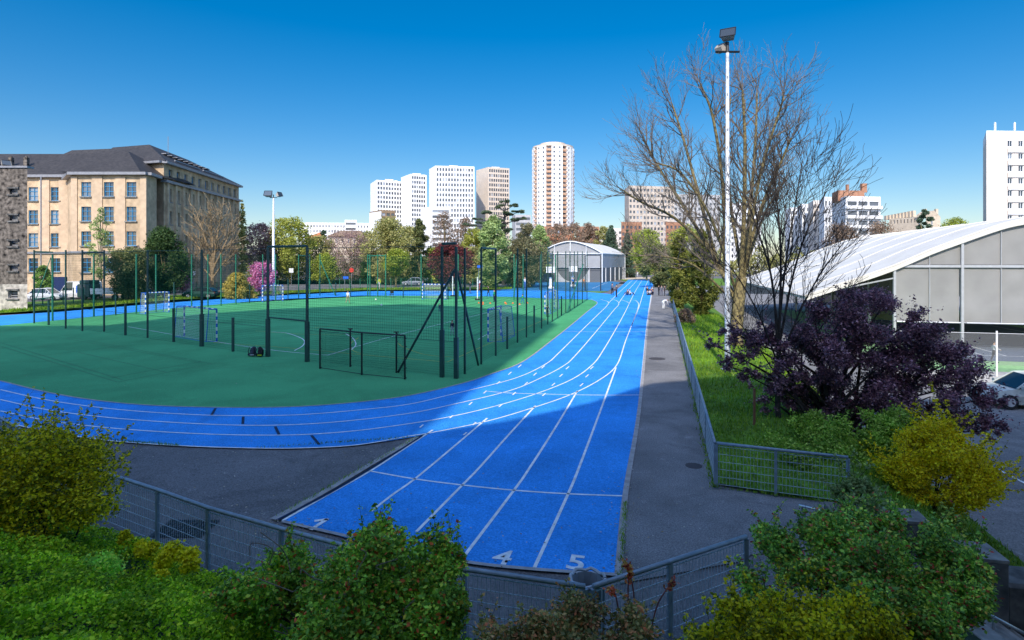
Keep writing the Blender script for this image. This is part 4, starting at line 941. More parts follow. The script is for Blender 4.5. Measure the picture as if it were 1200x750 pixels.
FP = [(431,348),(433.5,348.2),(442.7,348),(452,348.6),(493.6,349.6),(537,350.4),(613,350.6),(602.5,352),(634,351),(651,351),(668,351.2)]
for px, py in FP: post(t, px, py, 298, .12, 'mgreen')
for px, py, tp in ((393.5,346.8,331),(411,347.3,331.5),(472.5,349,333),(525,350.6,333)): post(t, px, py, tp, .1)
for p, q in (((375,346.7),(452,348.6)),((452,348.6),(537,350.4)),((537,350.4),(613,350.8)),((613,350.8),(688,351.6))):
    seg(p, q, 1.5, HF, 'gnet', 'net', t); seg(p, q, .05, 1.5, 'dnet2', 'wire_panel', t)
tbar(t, 'top_bar', (*gp(431,348),HF), (*gp(452,348.6),HF), .07, 'mgreen'); tbar(t, 'brace', (*gp(375,346.7),5.2), (*gp(393,346.9),.1), .08, 'mgreen')
tbar(t, 'brace', (*gp(602,352),.1), (*gp(605.5,352),5.2), .09, 'mgreen')
# low dark cage panels standing out from the near fence
t = thing('gate_panel', 'low black steel gate frame with mesh standing open by the pitch corner', 'gate', (*gp(421,437), 0))
for px, py, tp in ((375,432,385.5),(424,439.5,390),(474.5,444.7,393)): post(t, px, py, tp, .06, 'blackpaint')
for px, py, tp in ((410.5,430,384.8),(464.5,437,388.5)):
    x, y, h = post(t, px, py, tp, .06, 'blackpaint'); tbar(t, 'cap_bar', (x-.12,y,h-.02), (x+.12,y,h-.02), .025, 'blackpaint', 5)
for a, b in (((375,432),(424,439.5)),((424,439.5),(474.5,444.7))):
    tbar(t, 'top_rail', (*gp(*a),1.86), (*gp(*b),1.86), .035, 'blackpaint'); tbar(t, 'bottom_rail', (*gp(*a),.05), (*gp(*b),.05), .014, 'blackpaint')
    seg(a, b, .06, 1.84, 'paneln', 'wire_panel', t)
seg((375,432),(410.5,430), .06, 1.84, 'paneln', 'wire_panel', t); seg((474.5,444.7),(464.5,437), .06, 1.84, 'paneln', 'wire_panel', t)
hb = MB()
for px, py in ((375,432),(410.5,430),(464.5,437),(474.5,444.7)):
    x, y = gp(px, py)
    for z in (.08,.5,.95,1.4,1.75): hb.box((x+.04,y-.04,z), (.1,.05,.03))
hb.build('hinge', 'blackpaint', t)
# black frame by the small hall
t = thing('goal_frame', 'tall black steel frame beside the blue basketball court', 'frame', (*gp(696,340.5), 0))
for px in (685.8, 704): post(t, px, 340.8, 299.5, .16, 'blackpaint')
tbar(t, 'top_bar', (*gp(685.8,340.8),5.95), (*gp(704,340.8),5.95), .06, 'blackpaint')
for px in (632.5, 651): post(t, px, 339.5, 300, .14, 'blackpaint')
# perimeter fence along the street
t = thing('street_fence', 'low green mesh fence with posts along the street beyond the track', 'fence', (*gp(430,338.5), 0)); 
SP_ = [(px, np.interp(px, [0,100,200,290,345,430,600], [361,355,347.5,343,341,338.4,337.6])) for px in range(-10, 590, 12)]
q = MB()
for a, b in zip(SP_, SP_[1:]):
    x, y = gp(*a); h = 1.9; p_ = MB(); p_.box((x,y,h/2), (.08,.08,h)); p_.build('post', 'mgreen', t)
    if q.uv is None: q.uv = []
    L = math.dist(gp(*a), gp(*b)); q.quad((*gp(*a),.05), (*gp(*b),.05), (*gp(*b),h), (*gp(*a),h)); q.uv += [(0,0),(L,0),(L,h),(0,h)]
q.build('wire_panel', 'dnet2', t)

# ================================================================ railings in front
RG = 'blue grey mesh railings'
def zg(x, y): return max(0, zf(x, y))
railing('blue grey mesh railing running along the left bank below the curve', [(-20,18.2),(-13.3,15.2),(-10.6,13.2),(-8.0,11.3),(-6.2,10.3),(-4.93,9.55),(-3.45,8.8),(-2.4,8.3),(-.62,7.65),(.9,7.24)], 0, 1.0, 2.0, RG)
railing('blue grey mesh railing panel between the litter bin and the opening', [(1.0,7.24),(2.1,7.84),(3.4,8.55)], 0, 1.0, 1.4, RG)
railing('long blue grey railing between the asphalt walkway and the lawn', [(4.47,12.97),(5.2,15.8),(9.5,32.7),(23.3,87)], 0, 1.0, 2.4, RG, wire=.075)
railing('short blue grey railing panel in front of the green shrub', [(4.5,12.95),(5.6,12.5),(6.85,12.0)], 0, 1.0, 1.25, RG, wire=.07)
t = thing('litter_bin', 'grey slatted litter bin with liner behind the railing corner', 'bin', (*gp(694,697), 0)); x, y = .98, 7.62; c = MB()
for k in range(18):
    a = k/18*6.283; c.box((x+.21*math.cos(a), y+.21*math.sin(a), .5), (.045,.02,.72), (-math.sin(a), math.cos(a)))
for z in (.16,.5,.84): c.tube([(x+.215*math.cos(k/16*6.283), y+.215*math.sin(k/16*6.283), z) for k in range(17)], .014, 5)
c.build('basket', 'railing', t); l = MB(); l.tube([(x,y,.15),(x,y,.5),(x,y,.88)], [.16,.19,.2], 14, cap=False); l.build('liner', flat(.3,.33,.36), t)
rm = MB(); rm.tube([(x+.225*math.cos(k/20*6.283), y+.225*math.sin(k/20*6.283), .9+.02*math.sin(k*2.1)) for k in range(21)], .022, 6); rm.build('rim', flat(.42,.46,.5), t)
p_ = MB(); p_.box((x,y,.07), (.08,.08,.14)); p_.build('foot', 'railing', t)
# ================================================================ stairs and low walls at lower right
t = thing('concrete_wall', 'low concrete wall block behind the railing end above the stairs', 'wall', (6.4,10.4,-.5)); m = MB(); m.box((6.38,10.35,-.45), (1.5,.55,2.0), (1,-.25)); o = m.build('block', 'concrete_dark', t); bv = o.modifiers.new('b', 'BEVEL'); bv.width = .02
m = MB(); m.box((6.38,10.35,.57), (1.505,.555,.05), (1,-.25)); m.build('coping', 'concrete', t)
t = thing('concrete_wall', 'square concrete pier beside the steps at lower right', 'wall', (7.3,9.35,-.8)); m = MB(); m.box((7.28,9.3,-.5), (.68,.6,1.8), (1,-.2)); o = m.build('block', 'concrete_dark', t); o.modifiers.new('b', 'BEVEL').width = .02
m = MB(); m.box((7.28,9.3,.42), (.685,.605,.05), (1,-.2)); m.build('coping', 'concrete', t)
t = thing('concrete_wall', 'rounded weathered concrete wall end at the right edge of the steps', 'wall', (8.2,9.3,-.9)); m = MB(); m.box((8.5,9.3,-.75), (1.6,.7,1.5), (1,-.2)); o = m.build('block', 'concrete_dark', t); o.modifiers.new('b', 'BEVEL').width = .05
t = thing('stairs', 'concrete steps going down to the car park at lower right', 'stairs', (7,8.4,-1.6)); 
for k in range(9):
    m = MB(); zt = .02-.17*k; m.box((6.35+.3*k,8.28,(zt-1.7)/2), (.32,1.6,zt+1.7)); o = m.build('step', 'concrete', t); o.modifiers.new('b', 'BEVEL').width = .012
t = thing('handrail', 'thin steel handrail going down the concrete steps', 'handrail', (7,7.95,0)); m = MB()
hp = [P(1120,697,8.3),P(1138,709,8.25),P(1170,726,8.2),P(1215,750,8.1)]; m.tube(hp, .022, 8); m.build('rail', 'steel', t, smooth=True)
for px, py in ((1164,723),(1205,744)): a = P(px,py,8.2); m = MB(); m.tube([a,(a[0],a[1],a[2]-.95)], .018, 6); m.build('post', 'steel', t)
t = thing('handrail', 'bent steel handrail at the head of the steps near the railing end', 'handrail', (5.2,10.5,0)); m = MB()
m.tube([P(936,592,10.6),P(962,598,10.5),P(975,605,10.2),P(1000,624,9.8),P(1030,648,9.3)], .024, 8); m.build('rail', 'steel', t, smooth=True); a = P(940,593,10.6); m = MB(); m.tube([a,(a[0],a[1],0)], .02, 6); m.build('post', 'steel', t)
a = P(975,605,10.2); m = MB(); m.tube([a,(a[0],a[1],-.1)], .02, 6); m.build('post', 'steel', t)
# drains
m = MB(); x, y = gp(217,619)
for k in range(9): m.box((x-.4+.1*k,y,.012), (.035,.62,.012))
m.box((x,y,.004), (.95,.7,.006)); tag(m.build('drain_grate', flat(.02,.022,.025)), 'black drain grate in the asphalt behind the left railing', 'drain')
for (px, py), lab in (((770,420.5),'round iron manhole cover on the sunlit walkway'),((813,546),'small iron cover on the shaded walkway')):
    x, y = gp(px, py); m = MB(); m.tube([(x,y,.002),(x,y,.012)], .42 if px < 800 else .2, 20); tag(m.build('manhole_cover', flat(.07,.06,.06)), lab, 'manhole cover')

# ================================================================ goals
def goal(label, n0, n1, back, Hh=2.0):
    """n0, n1: feet of the two front posts; back: offset to the rear frame"""
    t = thing('handball_goal', label, 'goal', ((n0[0]+n1[0])/2, (n0[1]+n1[1])/2, 0), group='blue and white handball goals')
    u = np.array(n1)-np.array(n0); L = np.linalg.norm(u); u = u/L; N = 9
    def striped(name, a, b, n, first=0):
        m = MB(); a, b = np.array(a), np.array(b)
        for k in range(n):
            p, q = a+(b-a)*k/n, a+(b-a)*(k+1)/n; m.tube([p, q], .05, 6, mi=(k+first) % 2)
        m.build(name, ['bpaint','wpaint'], t)
    f0, f1 = (*n0,0), (*n1,0); b0, b1 = (n0[0]+back[0], n0[1]+back[1], 0), (n1[0]+back[0], n1[1]+back[1], 0)
    striped('post', f0, (*n0,Hh), N); striped('post', f1, (*n1,Hh), N); striped('crossbar', (*n0,Hh), (*n1,Hh), 13)
    fr = MB(); h0, h1 = (n0[0]+back[0]*.75, n0[1]+back[1]*.75, Hh), (n1[0]+back[0]*.75, n1[1]+back[1]*.75, Hh)
    for a, b in ((f0,b0),(f1,b1),(b0,b1),((*n0,Hh),h0),((*n1,Hh),h1),(h0,b0),(h1,b1)): fr.tube([a, b], .025, 5)
    fr.build('rear_frame', 'bpaint', t); nn = MB()
    addnet(nn, [b0,b1,h1,h0]); addnet(nn, [f0,b0,h0,(*n0,Hh)]); addnet(nn, [f1,b1,h1,(*n1,Hh)]); addnet(nn, [(*n0,Hh),(*n1,Hh),h1,h0]); nn.build('net', 'net', t)
def bk(a, b): return tuple(np.array(gp(*a))-np.array(gp(*b)))
goal('handball goal nearest the near fence, standing in shade', gp(216,394), gp(254,400), bk((241.5,400.6),(254,400)))
goal('handball goal in sun before the round evergreen at the left end', gp(170.5,368.2), gp(198,366), bk((164,367.6),(170.5,368.2)))
goal('handball goal in sun beside the left floodlight pole', gp(307.8,354.2), gp(331.6,353), bk((306,353),(307.8,354.2)))
goal('handball goal in front of the purple-red tree on the far side', gp(495,351), gp(521.6,351.6), bk((498,350.0),(495,351)))
goal('handball goal beside the right fence with its mouth turned left, in shade', gp(572,400.6), gp(587,393.5), bk((589.5,400.6),(572,400.6)))
goal('sunlit handball goal behind the right fence near its far end', gp(638.6,368), gp(649.5,362), bk((645,367.8),(638.6,368)))

# ================================================================ lamps, hoops, signs, small things
def flood(label, base, top, r0, r1, m_, heads):
    x, y, z = base; t = thing('floodlight_pole', label, 'floodlight', base); p_ = MB(); p_.tube([(x,y,z),(x,y,z+.6),(x,y,top)], [r0*1.05,r0,r1], 12); p_.build('pole', m_, t, smooth=True)
    c = MB(); c.box((x,y,z+.03), (r0*4,r0*4,.06)); c.build('base_plate', 'galv', t)
    a = MB(); a.tube([(x-.55,y,top+.05),(x+.55,y,top+.05)], .05, 6); a.tube([(x,y,top-.1),(x,y,top+.5)], .07, 6); a.build('crossarm', 'blackpaint', t)
    for dx, dy, dz, yaw, s in heads:
        h = MB(); M4 = Matrix.Rotation(yaw, 3, 'Z') @ Matrix.Rotation(math.radians(-28), 3, 'X')
        vs = [(-.5,-.32,-.36),(.5,-.32,-.36),(.5,-.32,.36),(-.5,-.32,.36),(-.34,.28,-.22),(.34,.28,-.22),(.34,.28,.22),(-.34,.28,.22)]
        V = [M4 @ (Vector(v)*s)+Vector((x+dx,y+dy,top+dz)) for v in vs]
        h.quad(V[0],V[1],V[2],V[3],1)
        for f in ((4,7,6,5),(0,4,5,1),(1,5,6,2),(2,6,7,3),(3,7,4,0)): h.face([V[i] for i in f], 0)
        hd = h.build('lamp_head', [flat(.42,.38,.33), 'glass'], t); b_ = MB(); b_.tube([V[0],V[3]], .035*s, 5); b_.tube([V[1],V[2]], .035*s, 5); b_.tube([V[0],V[1]], .035*s, 5); b_.tube([V[2],V[3]], .035*s, 5)
        b_.build('bracket', 'blackpaint', hd)
    return t
b_ = G(852.5,434); tp = zpx(62,b_[1]); flood('tall pale floodlight pole in front of the big bare tree', b_, tp, .125, .07, 'galv', [(0,-.1,.75,math.radians(-28),.66),(-.25,.2,.25,math.radians(120),.54)])
for k in range(14): z = 3+k*.8; bd = MB(); bd.box((b_[0]-.02,b_[1]-.1+.003*k,z), (.045,.03,.12)); bd.build('step_slot', 'zinc', bpy.data.objects['floodlight_pole'])
b_ = G(320.5,345.5); flood('floodlight pole with two lamps beyond the left end of the pitch', b_, zpx(232,b_[1]), .24, .13, 'galv', [(-.7,0,.5,0,1.15),(.75,.1,.45,math.radians(70),.9)])
b_ = G(2.5,363); flood('floodlight pole against the stone tower at the left edge', b_, zpx(198,b_[1]), .17, .12, 'galv', [(.35,0,.5,math.radians(60),.8),(-.4,0,.3,0,.7)])
for px, py, tp, lab in ((645.5,338,313,'basketball hoop on white padded stand, left of the hall entrance'),(671.5,335.5,311,'basketball hoop in front of the small hall')):
    x, y, _ = G(px, py); t = thing('basketball_hoop', lab, 'basketball hoop', (x,y,0)); h = 3.05; m = MB(); m.box((x,y+.6,.15), (1.0,1.6,.3)); m.box((x,y+.5,1.1), (.5,.5,1.9)); m.build('base', 'wpaint', t)
    m = MB(); m.tube([(x,y+.5,1.9),(x,y+.4,2.8),(x,y-.9,3.3)], .09, 6); m.build('arm', 'blackpaint' if px < 660 else 'galv', t); m = MB(); m.box((x,y-1.0,3.45), (1.8,.06,1.1)); m.build('backboard', 'wpaint', t)
    m = MB(); m.box((x,y-1.04,3.25), (.6,.02,.05)); m.box((x,y-1.04,3.68), (.6,.02,.05)); m.box((x-.3,y-1.04,3.46), (.05,.02,.48)); m.box((x+.3,y-1.04,3.46), (.05,.02,.48)); m.build('target_square', 'blackpaint', t)
    m = MB(); m.tube([(x+.23*math.cos(k/12*6.283), y-1.3+.23*math.sin(k/12*6.283), h) for k in range(13)], .02, 5); m.build('rim', flat(.6,.12,.03), t)
for px, py, tp, lab in ((530.5,347.3,324,'white portable post on a dark foot beside the red tree'),(559.5,351.5,325,'white portable post on a dark foot right of the tripod braces')):
    x, y, _ = G(px, py); t = thing('net_post', lab, 'post', (x,y,0)); m = MB(); m.tube([(x,y,.1),(x,y,zpx(tp,y))], .07, 6); m.build('post', 'wpaint', t); m = MB(); m.box((x,y,.09), (.6,.45,.18)); m.build('foot', 'blackpaint', t)
for px, py, tp, kind, lab in ((341.5,340,315,'square','white square traffic sign left of the tall gate frame'),(561,341,311,'blue','blue street sign on a pole before the dark conifers'),(227,342,318,'square','small white sign on a pole by the pink blossom'),(538,341,316,'blue','narrow blue sign beside the red tree'),(404,341,324,'blue','blue round sign on a pole by the road'),(412,338,314,'red','red and white round sign above the road')):
    x, y, _ = G(px, py); t = thing('street_sign', lab, 'sign', (x,y,0)); h = zpx(tp,y); m = MB(); m.tube([(x,y,0),(x,y,h)], .05, 6); m.build('pole', 'zinc', t); m = MB()
    if kind == 'square': m.box((x,y-.08,h-.3), (.75,.04,.75)); c = 'wpaint'
    elif kind == 'blue': m.box((x+.2,y-.08,h-.2), (.9,.04,.45)); c = 'bpaint'
    else: m.tube([(x,y-.1,h-.4),(x,y-.06,h-.4)], .42, 16); c = flat(.6,.04,.03)
    m.build('plate', c, t)
for k, (px, py, col, lab) in enumerate(((296.5,417.5,(.03,.035,.06),'grey and black rucksack leaning by the fence post, the left one'),(305.5,418,(.008,.009,.012),'black rucksack with a lime stripe by the fence post'))):
    x, y, _ = G(px, py); t = thing('rucksack', lab, 'bag', (x,y,0)); m = MB(); m.ball((x,y,.24), .2, 10, sc=(.85,.7,1.25)); m.ball((x+.04*(1-2*k),y+.02,.42), .12, 8, sc=(1,.8,.9)); m.ball((x+.02,y-.12,.16), .15, 8, sc=(1,.6,.95)); m.ball((x-.16,y-.02,.1), .1, 8, sc=(1.3,1,.8)); m.build('body', flat(*col), t, smooth=True)
    s = MB(); s.tube([(x-.1,y-.17,.5),(x-.16,y-.22,.3),(x-.12,y-.18,.1)], .02, 5); s.tube([(x+.1,y-.17,.5),(x+.15,y-.24,.3),(x+.12,y-.18,.1)], .02, 5); s.build('strap', flat(.02,.02,.02), t)
    s = MB(); s.box((x+.05,y-.26,.12), (.22,.03,.06)); s.build('stripe', flat(.35,.5,.03) if k else flat(.3,.32,.36), t)
x, y, _ = G(459,348.6); t = thing('folding_chair', 'small dark folding chair standing on the far side of the pitch', 'chair', (x,y,0)); m = MB(); m.box((x,y,.42), (.5,.45,.05)); m.build('seat', 'blackpaint', t); m = MB(); m.box((x,y+.22,.75), (.5,.04,.4)); m.build('backrest', 'blackpaint', t)
for sx in (-.22,.22):
    for sy in (-.2,.2): m = MB(); m.tube([(x+sx,y+sy,0),(x+sx*.8,y-sy*.6,.42)], .025, 5); m.build('leg', 'zinc', t)
for px, py, lab in ((440.5,352,'white ball lying on the sunlit turf'),(447,358.8,'pale ball lying at the edge of the shadow')):
    x, y, _ = G(px, py); m = MB(); m.ball((x,y,.12), .12, 8); tag(m.build('ball', 'wpaint', smooth=True), lab, 'ball')
cone = None
for k, (px, py) in enumerate([(561,355.5),(566,355),(574.5,355.8),(581,355.6),(592,355.2),(593,356.4),(601,355.8),(566,357),(609,357),(618,355.6)]):
    x, y, _ = G(px, py)
    if cone is None:
        m = MB(); m.tube([(0,0,.01),(0,0,.02),(0,0,.17)], [.15,.12,.03], 10); cone = tag(m.build('training_cone', flat(.75,.16,.03)), 'small orange training cone on the sunlit turf', 'cone', 'orange training cones'); cone.location = (x,y,0)
    else: clone(cone, (x,y,0), 0, 'small orange training cone on the sunlit turf')

# ================================================================ people
BONES = dict(stand=dict(pel=(0,0,.95),che=(0,.01,1.28),nek=(0,0,1.46),hd=(0,.03,1.58),top=(0,.02,1.7),sh=(.19,0,1.41),el=(.25,-.02,1.14),wr=(.25,.1,.91),ha=(.25,.13,.82),hp=(.1,0,.92),kn=(.11,.03,.5),an=(.12,0,.08),to=(.14,.14,.04)))
BONES['sit'] = dict(pel=(0,0,.12),che=(0,-.06,.42),nek=(0,-.03,.6),hd=(0,.02,.71),top=(0,.01,.84),sh=(.19,-.04,.55),el=(.25,.1,.32),wr=(.16,.3,.3),ha=(.12,.36,.3),hp=(.1,.04,.12),kn=(.16,.42,.42),an=(.14,.62,.08),to=(.15,.74,.05))
BONES['bend'] = dict(pel=(0,-.1,.9),che=(0,.22,1.02),nek=(0,.4,1.06),hd=(0,.5,1.04),top=(0,.6,.98),sh=(.19,.34,1.02),el=(.22,.42,.76),wr=(.2,.5,.55),ha=(.2,.53,.47),hp=(.1,-.08,.88),kn=(.11,.02,.48),an=(.12,-.03,.08),to=(.14,.12,.04))
def person(label, px, py, hpx, pose, top, legs, yaw=0, skin=(.5,.3,.2), hair=(.03,.02,.015), step=0, zb=0., group=None, arm=0):
    x, y, _ = G(px, py, zb); H = hpx/F*y; full = {'stand':1.72,'sit':.86,'bend':1.14}[pose]; s = H/full
    t = thing('person', label, 'person', (x,y,zb), math.radians(yaw), group); b = BONES[pose]; V, R, E, Z = [], [], [], []
    def add(p, r, par, zone):
        V.append(tuple(c*s for c in p)); R.append(r*s); Z.append(zone)
        if par is not None: E.append((par, len(V)-1))
        return len(V)-1
    pel = add(b['pel'], .145, None, 1); che = add(b['che'], .16, pel, 0); nek = add(b['nek'], .06, che, 2); hd = add(b['hd'], .098, nek, 2); add(b['top'], .075, hd, 2)
    for sg in (-1, 1):
        f = lambda k, dy=0, dz=0: (b[k][0]*sg, b[k][1]+dy, b[k][2]+dz)
        sh = add(f('sh'), .07, che, 0); el = add(f('el', arm*sg*.1, abs(arm)*.12), .048, sh, 0); wr = add(f('wr', arm*sg*.25+abs(arm)*.1, abs(arm)*.3), .034, el, 0); ha = add(f('ha', arm*sg*.3+abs(arm)*.12, abs(arm)*.34), .036, wr, 2)
        q = step*sg; hp = add(f('hp'), .095, pel, 1); kn = add(f('kn', q*.6), .068, hp, 1); an = add(f('an', q*(1.0 if q > 0 else 1.3), max(0,-q)*.25), .045, kn, 1); add(f('to', q*(1.0 if q > 0 else 1.3), max(0,-q)*.2), .042, an, 3)
    me = bpy.data.meshes.new('body'); me.from_pydata(V, E, []); o = bpy.data.objects.new('body', me); COL.objects.link(o)
    o.modifiers.new('s', 'SKIN'); sv = me.skin_vertices[0].data
    for i, r in enumerate(R): sv[i].radius = (r, r*(.75 if Z[i] in (0,) and i == che else .95)); sv[i].use_root = (i == 0)
    u = o.modifiers.new('u', 'SUBSURF'); u.levels = u.render_levels = 1
    dg = bpy.context.evaluated_depsgraph_get(); dg.update(); nm = bpy.data.meshes.new_from_object(o.evaluated_get(dg)); bpy.data.objects.remove(o)
    nm.name = 'body'; nm.materials.clear()
    for c in (flat(*top), flat(*legs), flat(*skin), flat(.03,.03,.03)): nm.materials.append(c)
    VA = np.array(V)
    for p in nm.polygons:
        c = np.array(p.center); best = 9e9; zn = 0
        for i, j in E:
            d = VA[j]-VA[i]; tt = max(0, min(1, np.dot(c-VA[i], d)/(np.dot(d, d)+1e-12))); ds = np.linalg.norm(c-VA[i]-d*tt)
            if ds < best: best = ds; zn = Z[j] if tt > .35 or Z[i] == Z[j] else Z[i]
        p.material_index = zn; p.use_smooth = True
    o = bpy.data.objects.new('body', nm); COL.objects.link(o); o.parent = t
    hv = Vector(b['hd'])*s; tv = Vector(b['top'])*s; up = (tv-hv).normalized(); ce = hv.lerp(tv, .55); fw = Vector((0,1,0)); fw = (fw-up*fw.dot(up)).normalized() if pose != 'bend' else Vector((0,.3,-1)).normalized()
    hm = MB(); hm.ball(ce+up*.02*s-fw*.03*s, .105*s, 10, sc=(.9,.95,.9)); hm.build('hair', flat(*hair), t, local=True, smooth=True)
    fm = MB(); n0 = hv.lerp(tv, .2)
    for sx in (-.035,.035): fm.ball(n0+fw*.088*s+Vector((sx*s,0,0))+up*.03*s, .011*s, 6)
    fm.tube([n0+fw*.092*s-up*.045*s+Vector((-.025*s,0,0)), n0+fw*.092*s-up*.045*s+Vector((.025*s,0,0))], .006*s, 4); fm.build('eyes_and_mouth', flat(.05,.02,.02), t, local=True)
    nb = MB(); nb.ball(n0+fw*.1*s-up*.01*s, .016*s, 6); 
    for sx in (-.096,.096): nb.ball(n0+Vector((sx*s,0,0)), .022*s, 6, sc=(.5,1,1.3))
    nb.build('nose_and_ears', flat(*skin), t, local=True); return t
NV, GY, WH, BK, KH, JN = (.012,.018,.05), (.12,.12,.13), (.75,.75,.75), (.015,.015,.018), (.35,.27,.17), (.04,.07,.16)
person('person in white top and khaki trousers walking on sunlit turf', 407.6,355.5,15,'stand',WH,KH,-30,step=.18)
person('child in dark navy jacket and light grey trousers near the fence corner', 530,393,17.5,'stand',NV,(.3,.33,.38),150,hair=(.1,.05,.02),step=.08)
person('small child in dark navy jacket near the edge of the shadow', 515.2,365.8,10,'stand',NV,JN,170)
person('person in yellow hi-vis top standing by the road', 443.9,339,14,'stand',(.6,.65,.05),(.5,.5,.5),180)
person('person in dark clothes standing on the far grass strip left of the portable post', 551,343.5,14,'stand',BK,GY,90,step=.1)
person('person in white top and red trousers by the far side of the pitch', 562.5,340.5,14,'stand',WH,(.4,.04,.04),200)
person('adult in green top and navy trousers standing on the turf, side on', 579.3,353.8,14.5,'stand',(.02,.3,.12),NV,120)
person('person in black stepping onto the turf, left of the green-topped adult', 572.5,347.5,12,'stand',BK,BK,110,step=.2)
person('child in green shirt and blue shorts running on the turf', 612.3,355.8,11,'stand',(.03,.3,.12),(.03,.15,.4),-60,step=.24,arm=.7)
person('person in white and blue on the basketball court edge', 615.2,339.3,15,'stand',(.6,.6,.65),(.05,.15,.45),150)
person('player in blue top under the hoop before the small hall', 671.5,338,13,'stand',(.03,.15,.5),BK,30,arm=.8)
person('person with red top by the blue court, far left of the hall', 631,329.5,9,'stand',(.55,.04,.04),BK,140)
person('child in orange top on the basketball court', 684,336.8,11,'stand',(.6,.2,.05),GY,150)
person('person in dark blue leaning by the sunlit goal behind the right fence', 641.5,371.5,14,'stand',NV,BK,-20,arm=.5)
person('person in grey top standing on the track, left of a pair', 717.5,345.6,14,'stand',(.13,.14,.17),BK,-60,step=.06)
person('person in dark grey jacket standing on the track, right of a pair', 722.5,348.4,15,'stand',(.07,.075,.085),BK,60)
person('person in dark top sitting on the track with back to a friend', 735.5,346,7.2,'sit',(.08,.05,.05),JN,130)
person('person in white top sitting on the track with legs stretched right', 738,346,7,'sit',(.7,.7,.72),BK,-90)
person('person in black standing on the far end of the track', 762,334.8,8.4,'stand',BK,BK,170)
for k, (px, py, c) in enumerate(((758.5,342,BK),(763.5,343,(.3,.12,.1)),(758.8,346.2,(.2,.21,.23)),(765,345.8,NV),(761.6,345.8,(.5,.5,.52)))):
    person(['person in black sitting at the back left of the group on the track','person in brick red top sitting at the back right of the group','person in grey sitting at the front left of the group on the track','person in navy sitting at the front right of the group on the track','person in pale top sitting in the middle of the group on the track'][k], px, py, 6.6,'sit',c,[BK,JN,BK,BK,GY][k],[200,150,-60,60,0][k],group='people sitting in a circle on the track')
for k, (px, py, c) in enumerate(((772,346.3,BK),(775.3,346.6,GY),(779,346.8,(.05,.03,.03)))):
    person(['person in black standing on the walkway, left of three','person in grey standing on the walkway, middle of three','person in dark brown standing on the walkway by the railing'][k], px, py, 12.2,'stand',c,[BK,(.1,.1,.14),BK][k],[-80,170,80][k],group='people standing on the walkway')
person('person in white trousers bending over by the railing', 777.5,362.3,11.5,'bend',(.6,.6,.62),(.75,.75,.74),-70)
person('person in white walking beyond the sand pit', 747,323.8,6,'stand',WH,WH,170,step=.15)
person('tennis player in white shirt and dark trousers under the tent', 1165,425,25,'stand',(.55,.55,.58),(.04,.04,.05),-110,zb=-1.6,step=.15,arm=.6)
person('person in red standing by the left end of the street', 196.5,341.5,11,'stand',(.5,.03,.05),BK,150)
person('person in dark red top on the far pavement beyond the road', 424,331,9,'stand',(.2,.03,.05),BK,90,step=.2)

